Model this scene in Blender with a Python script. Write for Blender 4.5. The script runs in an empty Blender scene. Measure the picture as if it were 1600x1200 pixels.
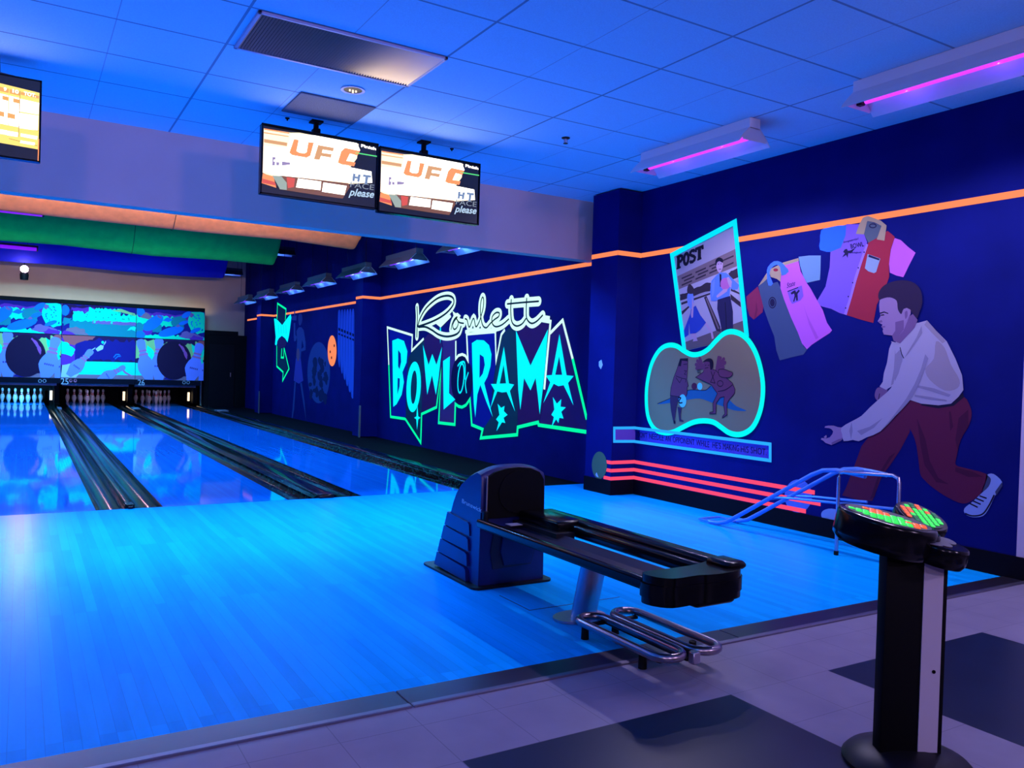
import bpy, bmesh, math, random
from mathutils import Vector, Matrix
from mathutils.geometry import tessellate_polygon
random.seed(7)
S = bpy.context.scene
C = S.collection
PI = math.pi

# ------------------------------------------------------------------ camera
F_PX = 1272.64
CAM = Vector((-1.5935, -7.4773, 1.2427))
YAW, PITCH, ROLL = 0.542, -0.0147, 0.0303
fw = Vector((math.sin(YAW)*math.cos(PITCH), math.cos(YAW)*math.cos(PITCH), math.sin(PITCH)))
r0 = Vector((math.cos(YAW), -math.sin(YAW), 0))
u0 = r0.cross(fw)
rt = r0*math.cos(ROLL)+u0*math.sin(ROLL)
up = u0*math.cos(ROLL)-r0*math.sin(ROLL)
cd = bpy.data.cameras.new('camera')
cam = bpy.data.objects.new('camera', cd)
C.objects.link(cam)
M = Matrix((rt, up, -fw)).transposed().to_4x4()
M.translation = CAM
cam.matrix_world = M
cd.sensor_width = 36
cd.lens = 36*F_PX/1600
cd.clip_start = 0.05
S.camera = cam

def at(px, py, ax, val):
    """the point of the plane (axis ax = val) that the photo's pixel shows"""
    d = fw + rt*((px-800)/F_PX) - up*((py-600)/F_PX)
    t = (val-CAM[ax])/d[ax]
    return CAM+d*t

# ------------------------------------------------------------------ materials
def lin(c):
    return tuple(((v/255)/12.92 if v/255 <= .04045 else ((v/255+.055)/1.055)**2.4) for v in c)

MATS = {}
def mat(name, col=(.5, .5, .5), rough=.6, metal=0, emit=None, strength=1, spec=.5, coat=0):
    if name in MATS:
        return MATS[name]
    m = bpy.data.materials.new(name)
    m.use_nodes = True
    b = m.node_tree.nodes['Principled BSDF']
    b.inputs['Base Color'].default_value = (*col, 1)
    b.inputs['Roughness'].default_value = rough
    b.inputs['Metallic'].default_value = metal
    b.inputs['Specular IOR Level'].default_value = spec
    b.inputs['Coat Weight'].default_value = coat
    b.inputs['Coat Roughness'].default_value = .05
    if emit:
        b.inputs['Emission Color'].default_value = (*emit, 1)
        b.inputs['Emission Strength'].default_value = strength
    MATS[name] = m
    return m

def nodes(m):
    nt = m.node_tree
    return nt, nt.nodes, nt.links, nt.nodes['Principled BSDF']

def speckle(m, scale, amount, bump=0.0, detail=4):
    """mottles a material's colour and surface with noise"""
    nt, N, L, b = nodes(m)
    col = b.inputs['Base Color'].default_value[:]
    tc = N.new('ShaderNodeTexCoord')
    nz = N.new('ShaderNodeTexNoise')
    nz.inputs['Scale'].default_value = scale
    nz.inputs['Detail'].default_value = detail
    L.new(tc.outputs['Object'], nz.inputs['Vector'])
    mr = N.new('ShaderNodeMapRange')
    mr.inputs['From Min'].default_value = .3
    mr.inputs['From Max'].default_value = .7
    mr.inputs['To Min'].default_value = 1-amount
    mr.inputs['To Max'].default_value = 1+amount
    L.new(nz.outputs['Fac'], mr.inputs['Value'])
    vm = N.new('ShaderNodeVectorMath')
    vm.operation = 'SCALE'
    vm.inputs[0].default_value = col[:3]
    L.new(mr.outputs['Result'], vm.inputs['Scale'])
    L.new(vm.outputs['Vector'], b.inputs['Base Color'])
    if bump:
        bp = N.new('ShaderNodeBump')
        bp.inputs['Strength'].default_value = bump
        bp.inputs['Distance'].default_value = .01
        L.new(nz.outputs['Fac'], bp.inputs['Height'])
        L.new(bp.outputs['Normal'], b.inputs['Normal'])
    return m

def boards(m, width, length, c1, c2, mortar):
    """boards that run along Y"""
    nt, N, L, b = nodes(m)
    tc = N.new('ShaderNodeTexCoord')
    mp = N.new('ShaderNodeMapping')
    mp.inputs['Rotation'].default_value = (0, 0, PI/2)
    L.new(tc.outputs['Object'], mp.inputs['Vector'])
    br = N.new('ShaderNodeTexBrick')
    br.inputs['Scale'].default_value = 1
    br.inputs['Brick Width'].default_value = length
    br.inputs['Row Height'].default_value = width
    br.inputs['Mortar Size'].default_value = .0006
    br.inputs['Color1'].default_value = (*c1, 1)
    br.inputs['Color2'].default_value = (*c2, 1)
    br.inputs['Mortar'].default_value = (*mortar, 1)
    br.offset_frequency = 3
    br.offset = .37
    L.new(mp.outputs['Vector'], br.inputs['Vector'])
    nz = N.new('ShaderNodeTexNoise')
    mp2 = N.new('ShaderNodeMapping')
    mp2.inputs['Scale'].default_value = (7, .6, 1)
    L.new(tc.outputs['Object'], mp2.inputs['Vector'])
    L.new(mp2.outputs['Vector'], nz.inputs['Vector'])
    nz.inputs['Scale'].default_value = 3
    mr = N.new('ShaderNodeMapRange')
    mr.inputs['To Min'].default_value = .86
    mr.inputs['To Max'].default_value = 1.12
    L.new(nz.outputs['Fac'], mr.inputs['Value'])
    vm = N.new('ShaderNodeVectorMath')
    vm.operation = 'SCALE'
    L.new(br.outputs['Color'], vm.inputs[0])
    L.new(mr.outputs['Result'], vm.inputs['Scale'])
    L.new(vm.outputs['Vector'], b.inputs['Base Color'])
    return m

def grid_fac(N, L, src, axis, off, pitch, half):
    """1 on a line of a regular grid across one axis"""
    sp = N.new('ShaderNodeSeparateXYZ')
    L.new(src, sp.inputs[0])
    a = N.new('ShaderNodeMath'); a.operation = 'SUBTRACT'
    L.new(sp.outputs[axis], a.inputs[0]); a.inputs[1].default_value = off-pitch/2
    d = N.new('ShaderNodeMath'); d.operation = 'FLOORED_MODULO'
    L.new(a.outputs[0], d.inputs[0]); d.inputs[1].default_value = pitch
    e = N.new('ShaderNodeMath'); e.operation = 'SUBTRACT'
    L.new(d.outputs[0], e.inputs[0]); e.inputs[1].default_value = pitch/2
    f = N.new('ShaderNodeMath'); f.operation = 'ABSOLUTE'
    L.new(e.outputs[0], f.inputs[0])
    g = N.new('ShaderNodeMath'); g.operation = 'LESS_THAN'
    L.new(f.outputs[0], g.inputs[0]); g.inputs[1].default_value = half
    return g.outputs[0]

def mixc(N, L, fac, a, b):
    mx = N.new('ShaderNodeMix'); mx.data_type = 'RGBA'
    L.new(fac, mx.inputs[0])
    for s, v in ((6, a), (7, b)):
        if isinstance(v, tuple):
            mx.inputs[s].default_value = (*v, 1)
        else:
            L.new(v, mx.inputs[s])
    return mx.outputs[2]

def lor(N, L, a, b):
    m = N.new('ShaderNodeMath'); m.operation = 'MAXIMUM'
    L.new(a, m.inputs[0]); L.new(b, m.inputs[1])
    return m.outputs[0]

def land(N, L, a, b):
    m = N.new('ShaderNodeMath'); m.operation = 'MULTIPLY'
    L.new(a, m.inputs[0]); L.new(b, m.inputs[1])
    return m.outputs[0]

# room surfaces
M_NAVY = speckle(mat('navy_wall_paint', (.003, .006, .12), .8, spec=.06), 3, .12)
M_LAV = speckle(mat('pale_wall_paint', (.50, .42, .58), .8, spec=.2), 4, .05)
M_HEADER = speckle(mat('header_paint', (.97, .56, .46), .85, spec=.15), 2, .04)
M_BEIGE = speckle(mat('beige_wall_paint', (.62, .52, .42), .85, spec=.1), 2, .05)
M_BLACK = mat('black_paint', (.003, .003, .005), .6, spec=.10)
M_BASE = mat('black_baseboard_vinyl', (.004, .003, .008), .6, spec=.06)
M_CEIL = mat('ceiling_tile', (.62, .62, .72), .9, spec=.1)
nt, N, L, b = nodes(M_CEIL)
tc = N.new('ShaderNodeTexCoord')
g1 = grid_fac(N, L, tc.outputs['Object'], 0, .62, 1.19, .008)
g2 = grid_fac(N, L, tc.outputs['Object'], 1, -2.31, .605, .008)
g3 = grid_fac(N, L, tc.outputs['Object'], 0, .02, 1.19, .003)
nz = N.new('ShaderNodeTexNoise'); nz.inputs['Scale'].default_value = 140
L.new(tc.outputs['Object'], nz.inputs['Vector'])
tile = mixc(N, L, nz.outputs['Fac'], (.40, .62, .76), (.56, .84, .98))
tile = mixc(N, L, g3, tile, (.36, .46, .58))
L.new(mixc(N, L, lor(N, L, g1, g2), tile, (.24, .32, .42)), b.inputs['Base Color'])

M_VINYL = mat('vinyl_floor_tile', (.4, .4, .4), .34, spec=.18)
nt, N, L, b = nodes(M_VINYL)
tc = N.new('ShaderNodeTexCoord')
dx = grid_fac(N, L, tc.outputs['Object'], 0, .225, 1.77, .595)
dy = grid_fac(N, L, tc.outputs['Object'], 1, -5.805, 1.77, .595)
j1 = grid_fac(N, L, tc.outputs['Object'], 0, .82, .298, .0018)
j2 = grid_fac(N, L, tc.outputs['Object'], 1, -5.21, .298, .0018)
nz = N.new('ShaderNodeTexNoise'); nz.inputs['Scale'].default_value = 5
nz.inputs['Detail'].default_value = 8
L.new(tc.outputs['Object'], nz.inputs['Vector'])
lt = mixc(N, L, nz.outputs['Fac'], (.19, .165, .24), (.30, .26, .36))
dk = mixc(N, L, nz.outputs['Fac'], (.004, .011, .035), (.008, .018, .055))
fl = mixc(N, L, land(N, L, dx, dy), lt, dk)
jn = N.new('ShaderNodeMath'); jn.operation = 'MULTIPLY'; jn.inputs[1].default_value = .35
L.new(lor(N, L, j1, j2), jn.inputs[0])
L.new(mixc(N, L, jn.outputs[0], fl, (.02, .02, .04)), b.inputs['Base Color'])

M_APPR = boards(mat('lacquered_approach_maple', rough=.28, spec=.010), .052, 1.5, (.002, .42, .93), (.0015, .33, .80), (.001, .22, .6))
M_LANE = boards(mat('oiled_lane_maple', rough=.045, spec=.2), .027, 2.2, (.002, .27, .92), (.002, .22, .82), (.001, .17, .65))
M_GUT = mat('swirled_gutter_plastic', rough=.14, spec=.06)
nt, N, L, b = nodes(M_GUT)
tc = N.new('ShaderNodeTexCoord')
mp = N.new('ShaderNodeMapping'); mp.inputs['Scale'].default_value = (6, 1.9, 3)
L.new(tc.outputs['Object'], mp.inputs['Vector'])
nz = N.new('ShaderNodeTexNoise'); nz.inputs['Scale'].default_value = 2.0
nz.inputs['Detail'].default_value = 3; nz.inputs['Distortion'].default_value = 2.2
L.new(mp.outputs['Vector'], nz.inputs['Vector'])
cr = N.new('ShaderNodeValToRGB')
e = cr.color_ramp.elements
e[0].position = .40; e[0].color = (.002, .002, .004, 1)
e[1].position = .74; e[1].color = (.003, .003, .006, 1)
for p, c in ((.52, (.002, .003, .005)), (.545, (.010, .13, .09)), (.565, (.003, .006, .010)), (.61, (.002, .003, .006)), (.63, (.09, .03, .10)), (.65, (.003, .003, .008))):
    q = e.new(p); q.color = (*c, 1)
L.new(nz.outputs['Fac'], cr.inputs['Fac'])
L.new(cr.outputs['Color'], b.inputs['Base Color'])

M_PLASTIC = mat('black_gloss_plastic', (.003, .003, .005), .18, spec=.22)
M_SATIN = mat('black_satin_plastic', (.006, .006, .010), .42, spec=.25)
M_HOOD = mat('blue_moulded_plastic', (.006, .012, .12), .33, spec=.4)
M_RUBBER = mat('black_rubber', (.004, .004, .005), .7, spec=.2)
M_CHROME = mat('chromed_steel_tube', (.40, .34, .40), .28, 1)
M_STEEL = mat('brushed_steel', (.55, .48, .58), .38, 1)
M_RAMP = mat('blue_painted_tube', (.10, .26, .75), .25, .2)
M_STRIP = mat('dark_metal_threshold', (.055, .045, .075), .3, .7)
M_WHITE = mat('white_enamel', (.72, .70, .74), .4)
M_GREYM = mat('grey_galvanised_metal', (.33, .30, .36), .4, .6)
M_PIN = mat('pin_coating', (.82, .80, .84), .22, spec=.6)
M_RED = mat('pin_stripe_red', (.60, .02, .03), .3)
M_TUBE = mat('black_light_tube', (.1, .02, .2), .3, emit=(.62, .035, .90), strength=1.25)
M_TUBEV = mat('violet_black_light_tube', (.1, .02, .2), .3, emit=(.20, .005, .85), strength=1.1)
M_LAMP = mat('hot_lamp_glass', (.9, .8, .9), .2, emit=(1, .62, .88), strength=26)
M_WARMLAMP = mat('warm_pit_lamp_glass', (.9, .8, .6), .3, emit=(1, .72, .42), strength=1.6)
M_GLASSDARK = mat('dark_screen_glass', (.004, .005, .010), .12, spec=.5)

def paint(name, rgb, rough=.75):
    return mat(name, rgb, rough, spec=.12)
def neon(name, rgb, s=1.0):
    """fluorescent paint: glows by itself under the black light"""
    return mat(name, tuple(v*.10 for v in rgb), .8, emit=rgb, strength=s, spec=.1)
def glow(name, rgb, s=1.0):
    return mat(name, (.01, .01, .01), .3, emit=rgb, strength=s)

NE_CYAN = neon('fluorescent_cyan_paint', (.0, .87, 1.0), .95)
NE_MINT = neon('fluorescent_mint_and_lit_green', (.62, 1.0, .84), 1.0)  # script backing, and the brightening painted into the outline's upper part
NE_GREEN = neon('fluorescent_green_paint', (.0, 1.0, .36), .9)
NE_ORANGE = neon('fluorescent_orange_paint', (1.0, .24, .09), .95)
NE_ROSE = neon('fluorescent_rose_paint', (1.0, .065, .15), .9)
NE_TURQ = neon('fluorescent_turquoise_paint', (.0, .84, .74), .95)
NE_AQUA = neon('fluorescent_aqua_paint', (.0, .72, 1.0), .95)
NE_SKY = neon('fluorescent_sky_paint', (.02, .38, 1.0), .9)

# ------------------------------------------------------------------ object helpers
def link(name, me, m=None, parent=None, mats=None):
    o = bpy.data.objects.new(name, me)
    C.objects.link(o)
    for k in (mats or ([m] if m else [])):
        me.materials.append(k)
    if parent:
        o.parent = parent
    return o

def tag(o, label, cat, group=None):
    o['label'] = label
    o['category'] = cat
    if group:
        o['group'] = group
    return o

def thing(name, label, cat, loc=(0, 0, 0), rz=0, group=None):
    o = bpy.data.objects.new(name, None)
    C.objects.link(o)
    o.location = loc
    o.rotation_euler = (0, 0, rz)
    o.empty_display_size = .1
    return tag(o, label, cat, group)

def done(bm, smooth=False, angle=40):
    me = bpy.data.meshes.new('mesh')
    bmesh.ops.recalc_face_normals(bm, faces=bm.faces)
    bm.to_mesh(me)
    bm.free()
    if smooth:
        for p in me.polygons:
            p.use_smooth = True
        me.set_sharp_from_angle(angle=math.radians(angle))
    return me

def bx(bm, x0, x1, y0, y1, z0, z1, bev=0, seg=2):
    q = bmesh.ops.create_cube(bm, size=1)
    vs = q['verts']
    bmesh.ops.transform(bm, matrix=Matrix.Translation(((x0+x1)/2, (y0+y1)/2, (z0+z1)/2)) @ Matrix.Diagonal((x1-x0, y1-y0, z1-z0, 1)), verts=vs)
    if bev:
        es = list({e for v in vs for e in v.link_edges})
        bmesh.ops.bevel(bm, geom=es, offset=bev, segments=seg, affect='EDGES', profile=.5)

def box(name, x0, x1, y0, y1, z0, z1, m, parent=None, bev=0, seg=2):
    bm = bmesh.new()
    bx(bm, x0, x1, y0, y1, z0, z1, bev, seg)
    return link(name, done(bm, bool(bev)), m, parent)

def struct(name, x0, x1, y0, y1, z0, z1, m):
    o = box(name, x0, x1, y0, y1, z0, z1, m)
    o['kind'] = 'structure'
    return o

def tube_mesh(bm, pts, r, closed=False, n=10, cap=True):
    pts = [Vector(p) for p in pts]
    k = len(pts)
    rings = []
    for i, p in enumerate(pts):
        a = pts[(i-1) % k] if (closed or i > 0) else p
        b = pts[(i+1) % k] if (closed or i < k-1) else p
        t = (b-a).normalized()
        ref = Vector((0, 0, 1)) if abs(t.z) < .9 else Vector((1, 0, 0))
        s = t.cross(ref).normalized()
        w = s.cross(t).normalized()
        rr = r[i] if isinstance(r, (list, tuple)) else r
        rings.append([bm.verts.new(p+s*math.cos(2*PI*j/n)*rr+w*math.sin(2*PI*j/n)*rr) for j in range(n)])
    for i in range(k if closed else k-1):
        A, B = rings[i], rings[(i+1) % k]
        # keep rings in step when the frame flips
        best = min(range(n), key=lambda s_: (A[0].co-B[s_].co).length)
        for j in range(n):
            try:
                bm.faces.new((A[j], A[(j+1) % n], B[(j+1+best) % n], B[(j+best) % n]))
            except ValueError:
                pass
    if not closed and cap:
        bm.faces.new(rings[0])
        bm.faces.new(rings[-1])

def tube(name, pts, r, m, parent=None, closed=False, n=10):
    bm = bmesh.new()
    tube_mesh(bm, pts, r, closed, n)
    return link(name, done(bm, True), m, parent)

def lathe_mesh(bm, prof, n=24, c=(0, 0, 0)):
    rings = []
    for r, z in prof:
        if r < 1e-5:
            rings.append([bm.verts.new((c[0], c[1], c[2]+z))])
        else:
            rings.append([bm.verts.new((c[0]+r*math.cos(2*PI*j/n), c[1]+r*math.sin(2*PI*j/n), c[2]+z)) for j in range(n)])
    for A, B in zip(rings, rings[1:]):
        for j in range(n):
            a, b_, c_, d = A[j % len(A)], A[(j+1) % len(A)], B[(j+1) % len(B)], B[j % len(B)]
            f = []
            for v in (a, b_, c_, d):
                if v not in f:
                    f.append(v)
            if len(f) > 2:
                bm.faces.new(f)

def lathe(name, prof, m, parent=None, n=24, c=(0, 0, 0), angle=40):
    bm = bmesh.new()
    lathe_mesh(bm, prof, n, c)
    return link(name, done(bm, True, angle), m, parent)

def prism(bm, loop, vec):
    """closed loop of points pushed along vec"""
    vec = Vector(vec)
    A = [bm.verts.new(p) for p in loop]
    B = [bm.verts.new(Vector(p)+vec) for p in loop]
    n = len(A)
    for i in range(n):
        bm.faces.new((A[i], A[(i+1) % n], B[(i+1) % n], B[i]))
    for t in tessellate_polygon([[Vector(p) for p in loop]]):
        try:
            bm.faces.new([A[i] for i in t]); bm.faces.new([B[i] for i in t])
        except ValueError:
            pass

def smooth_line(pts, closed=False, k=6):
    P = [Vector((p[0], p[1])) for p in pts]
    n = len(P)
    out = []
    for i in range(n if closed else n-1):
        p1, p2 = P[i], P[(i+1) % n]
        p0 = P[(i-1) % n] if (closed or i > 0) else p1
        p3 = P[(i+2) % n] if (closed or i+2 < n) else p2
        for j in range(k):
            t = j/k
            out.append(.5*((2*p1)+(p2-p0)*t+(2*p0-5*p1+4*p2-p3)*t*t+(3*p1-p0-3*p2+p3)*t**3))
    if not closed:
        out.append(P[-1])
    return [(v.x, v.y) for v in out]

def ell(cx, cy, rx, ry, n=28, rot=0):
    c, s = math.cos(rot), math.sin(rot)
    return [(cx+rx*math.cos(2*PI*i/n)*c-ry*math.sin(2*PI*i/n)*s, cy+rx*math.cos(2*PI*i/n)*s+ry*math.sin(2*PI*i/n)*c) for i in range(n)]

class Plane:
    """a wall face: axis ax = val, seen from the low side; crop = (x, y, scale) of the photo window the points were read in"""
    def __init__(self, ax, val, crop=(0, 0, 1), shift=(0, 0, 0)):
        self.ax, self.val, self.crop, self.shift = ax, val, crop, Vector(shift)
    def p(self, q, layer=0):
        x, y, s = self.crop
        v = at(x+q[0]*s, y+q[1]*s, self.ax, self.val)
        v[self.ax] = self.val-.0022-.0011*layer
        return v+self.shift

def flat_faces(bm, pl, poly, layer, mi=0):
    """one filled outline of paint; poly is a loop, or (loop, hole, hole)"""
    loops = poly if isinstance(poly[0][0], (tuple, list)) else [poly]
    L3 = [[pl.p(q, layer) for q in lp] for lp in loops]
    ax = [i for i in range(3) if i != pl.ax]
    L2 = [[Vector((v[ax[0]], v[ax[1]], 0)) for v in lp] for lp in L3]
    vs = [bm.verts.new(v) for lp in L3 for v in lp]
    for t in tessellate_polygon(L2):
        try:
            f = bm.faces.new([vs[i] for i in t])
        except ValueError:
            continue
        f.normal_update()
        if f.normal[pl.ax] > 0:
            f.normal_flip()
        f.material_index = mi

def ribbon_faces(bm, pl, line, width, layer, closed=False, mi=0):
    """a painted line of even width (metres) along the points"""
    P = [pl.p(q, layer) for q in line]
    nrm = Vector((0, 0, 0)); nrm[pl.ax] = -1
    n = len(P)
    A, B = [], []
    for i in range(n):
        d1 = (P[i]-P[i-1]) if (closed or i > 0) else (P[1]-P[0])
        d2 = (P[(i+1) % n]-P[i]) if (closed or i < n-1) else (P[-1]-P[-2])
        if d1.length < 1e-7: d1 = d2
        if d2.length < 1e-7: d2 = d1
        d1, d2 = d1.normalized(), d2.normalized()
        n1, n2 = d1.cross(nrm), d2.cross(nrm)
        mv = n1+n2
        if mv.length < 1e-4:
            mv = n1
        mv.normalize()
        k = min(1/max(mv.dot(n1), .2), 3.0)
        A.append(bm.verts.new(P[i]+mv*width/2*k))
        B.append(bm.verts.new(P[i]-mv*width/2*k))
    for i in range(n if closed else n-1):
        j = (i+1) % n
        try:
            f = bm.faces.new((A[i], B[i], B[j], A[j]))
        except ValueError:
            continue
        f.normal_update()
        if f.normal[pl.ax] > 0:
            f.normal_flip()
        f.material_index = mi

def disc_faces(bm, pl, q, r, layer, mi=0, n=14):
    c = pl.p(q, layer)
    ax = [i for i in range(3) if i != pl.ax]
    vs = []
    for i in range(n):
        v = c.copy()
        v[ax[0]] += r*math.cos(2*PI*i/n); v[ax[1]] += r*math.sin(2*PI*i/n)
        vs.append(bm.verts.new(v))
    f = bm.faces.new(vs)
    f.normal_update()
    if f.normal[pl.ax] > 0:
        f.normal_flip()
    f.material_index = mi

def raw(bm, name, mats, parent):
    me = bpy.data.meshes.new('mesh')
    bm.to_mesh(me); bm.free()
    return link(name, me, None, parent, mats)

def art(name, pl, items, parent=None, base=0):
    """a painted part. items: (material, outline[, layer]) or (material, 'line', points, width[, layer])"""
    bm = bmesh.new()
    mats = []
    for it in items:
        m = it[0]
        if m not in mats:
            mats.append(m)
        mi = mats.index(m)
        if it[1] == 'line' or it[1] == 'loop':
            ly = it[4] if len(it) > 4 else 0
            ribbon_faces(bm, pl, it[2], it[3], base+ly, it[1] == 'loop', mi)
        elif it[1] == 'brush':
            ly = it[4] if len(it) > 4 else 0
            ribbon_faces(bm, pl, it[2], it[3], base+ly, False, mi)
            for q in (it[2][0], it[2][-1]):
                disc_faces(bm, pl, q, it[3]/2, base+ly+.04, mi)
        else:
            flat_faces(bm, pl, it[1], base+(it[2] if len(it) > 2 else 0), mi)
    return raw(bm, name, mats, parent)

def text_mesh(body, bold=0.0, shear=0.0):
    cu = bpy.data.curves.new('lettering', 'FONT')
    cu.body = body
    cu.offset = bold
    cu.shear = shear
    cu.resolution_u = 3
    ob = bpy.data.objects.new('lettering', cu)
    C.objects.link(ob)
    dg = bpy.context.evaluated_depsgraph_get()
    me = bpy.data.meshes.new_from_object(ob.evaluated_get(dg))
    bpy.data.objects.remove(ob)
    bpy.data.curves.remove(cu)
    return me

def text_on(name, body, pl, bl, br, tl, m, parent, layer=1, bold=0.0, shear=0.0):
    """lettering stretched between three photo points: bottom left, bottom right, top left"""
    me = text_mesh(body, bold, shear)
    xs = [v.co.x for v in me.vertices]; ys = [v.co.y for v in me.vertices]
    x0, x1, y0, y1 = min(xs), max(xs), min(ys), max(ys)
    A, B, D = pl.p(bl, layer), pl.p(br, layer), pl.p(tl, layer)
    for v in me.vertices:
        a = (v.co.x-x0)/(x1-x0); b_ = (v.co.y-y0)/(y1-y0)
        v.co = A+(B-A)*a+(D-A)*b_
    return link(name, me, m, parent)

XW = 3.946       # the right wall's face
ZC = 3.174       # ceiling over the approach
XP = 3.64        # the pillars' face

# ------------------------------------------------------------------ setting
o = struct('floor', -7, 6.5, -13, -4.745, -.2, 0, M_VINYL)
o = struct('approach_floor', -7, XW, -4.592, -.002, -.2, 0, M_APPR)
struct('lane_pit_floor', -7, XW, 0, 21, -.3, -.13, M_BLACK)
bm = bmesh.new()
for a, b_ in ((-7, -2.05), (-2.044, -.343), (-.337, 1.37), (1.376, XW)):
    bx(bm, a, b_, -4.742, -4.595, -.2, .004, .002, 1)
o = link('trim_1', done(bm), M_STRIP); o['kind'] = 'structure'
bm = bmesh.new()
for a, b_ in ((-7, -.343), (-.337, XW)):
    bx(bm, a, b_, -4.765, -4.735, -.1, .009, .003, 1)
o = link('trim_2', done(bm), mat('dull_steel_edge', (.22, .20, .28), .35, .8)); o['kind'] = 'structure'

struct('ceiling', -7, 6.5, -13, -.06, ZC, ZC+.1, M_CEIL)
struct('lane_ceiling', -7, XW+.4, .1, 17.4, 4.4, 4.5, M_BLACK)
struct('wall_header', -7, XW, -.06, .10, 2.517, 4.4, M_HEADER)
struct('wall_right', XW, XW+.2, -4.672, 20, -.2, 4.4, M_NAVY)
struct('wall_right_front', XW, XW+.2, -13, -4.672, -.2, ZC, M_LAV)
struct('wall_behind', -7, 6.5, -13.2, -13, -.2, ZC, M_LAV)
struct('wall_left', -7.2, -7, -13, 20, -.2, 4.4, M_NAVY)
PILL = ((-.82, -.37), (6.43, 6.78), (13.68, 14.1))
for i, (a, b_) in enumerate(PILL):
    struct('wall_pillar_%d' % (i+1), XP if i == 0 else 3.61, XW, a, b_, 0, 3.16 if i == 0 else 4.4, M_NAVY)
# back wall: beige above, with the opening for the pins
bm = bmesh.new()
bx(bm, -7, XW, 16.95, 17.1, .62, 4.4)
bx(bm, 2.78, XW, 16.95, 17.1, -.13, .62)
o = link('wall_back', done(bm), M_BEIGE); o['kind'] = 'structure'
# black partition and door beside the masking units
struct('wall_back_partition', 2.80, XW, 16.62, 16.95, -.13, 2.05, M_BLACK)
bm = bmesh.new()
bx(bm, 2.92, 3.62, 16.595, 16.62, -.1, 1.78, .004, 1)
o = link('door_1', done(bm), mat('black_door_paint', (.004, .004, .008), .5, spec=.1)); o['kind'] = 'structure'
o2 = box('handle', 3.50, 3.52, 16.57, 16.595, .86, .98, M_STEEL, o)
struct('trim_3', 2.78, 3.7, 16.60, 16.95, 2.05, 2.16, M_BLACK)
# baseboards
bm = bmesh.new()
bx(bm, XW-.014, XW, -13, -.82, 0, .148)
bx(bm, XP-.014, XP, -.834, -.37, 0, .148)
bx(bm, XP, XW-.014, -.834, -.82, 0, .148)
o = link('baseboard_right', done(bm), M_BASE); o['kind'] = 'structure'
# pale guards on the pillars' corners beside the lanes
for i, y in ((4, 6.42), (5, 13.67)):
    bm = bmesh.new()
    bx(bm, 3.60, 3.61, y-.012, y+.02, -.012, .56)
    bx(bm, 3.60, 3.622, y-.012, y+.01, -.012, .56)
    o = link('trim_%d' % i, done(bm), mat('pale_corner_guard', (.40, .32, .30), .5)); o['kind'] = 'structure'

# ------------------------------------------------------------------ lanes
LW = .5334
LANES = [(-1.584, 'left'), (0.0, 'middle'), (1.788, 'right')]
LLAB = ['glossy blue lane at the far left of the photo, ending below the unnumbered masking board',
        'glossy blue middle lane running to the pins under the number 25',
        'glossy blue right-hand lane running to the pins under the number 26']
for (xc, nm), lb in zip(LANES, LLAB):
    o = box('bowling_lane', xc-LW, xc+LW, .004, 19.17, -.06, 0, M_LANE)
    tag(o, lb, 'bowling lane', 'bowling lanes')

def gutter(bm, x0, x1, y0, y1, depth=.09, n=10):
    A, B = [], []
    for i in range(n+1):
        a = PI*i/n
        x = (x0+x1)/2-(x1-x0)/2*math.cos(a)
        z = -.004-depth*math.sin(a)
        A.append(bm.verts.new((x, y0, z))); B.append(bm.verts.new((x, y1, z)))
    for i in range(n):
        bm.faces.new((A[i], B[i], B[i+1], A[i+1]))
    # underside gives the channel its thickness
    lo = [bm.verts.new((x, y, -.125)) for x, y in ((x0, y0), (x0, y1), (x1, y1), (x1, y0))]
    bm.faces.new(lo)
    bm.faces.new([lo[0]]+A[::1]+[lo[3]])
    bm.faces.new([lo[1]]+B+[lo[2]])

def cap_mesh(x0, x1, y0, y1, h):
    bm = bmesh.new()
    n = 8
    A, B = [], []
    for i in range(n+1):
        t = i/n
        x = x0+(x1-x0)*t
        z = .002+h*(1-(2*t-1)**4)
        A.append(bm.verts.new((x, y0, z))); B.append(bm.verts.new((x, y1, z)))
    for i in range(n):
        bm.faces.new((A[i], B[i], B[i+1], A[i+1]))
    a0 = [bm.verts.new((x0, y0, -.12)), bm.verts.new((x1, y0, -.12))]
    b0 = [bm.verts.new((x0, y1, -.12)), bm.verts.new((x1, y1, -.12))]
    bm.faces.new([a0[0]]+A+[a0[1]]); bm.faces.new([b0[0]]+B+[b0[1]])
    bm.faces.new((A[0], a0[0], b0[0], B[0])); bm.faces.new((A[-1], a0[1], b0[1], B[-1]))
    return done(bm, True, 50)

def divider(label, gut, cap, h):
    t = thing('gutter_divider', label, 'lane divider', ((cap[0]+cap[1])/2, 0, 0), group='gutters between the lanes')
    cx = (cap[0]+cap[1])/2
    for a, b_ in gut:
        bm = bmesh.new()
        gutter(bm, a-cx+.001, b_-cx-.001, .004, 19.15)
        link('gutter', done(bm, True, 60), M_GUT, t)
    me = cap_mesh(cap[0]-cx, cap[1]-cx, .004, 16.4, h)
    link('division_cap', me, M_GUT, t)
    return t
xl, xm, xr = (l[0] for l in LANES)
d1 = divider('swirl-patterned pair of gutters between the left and the middle lane', [(xl+LW, xl+LW+.228), (xm-LW-.228, xm-LW)], (xl+LW+.229, xm-LW-.229), .022)
d2 = divider('wide dark pair of gutters with a broad cap between the lanes numbered 25 and 26', [(xm+LW, xm+LW+.235), (xr-LW-.235, xr-LW)], (xm+LW+.236, xr-LW-.236), .03)
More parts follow.
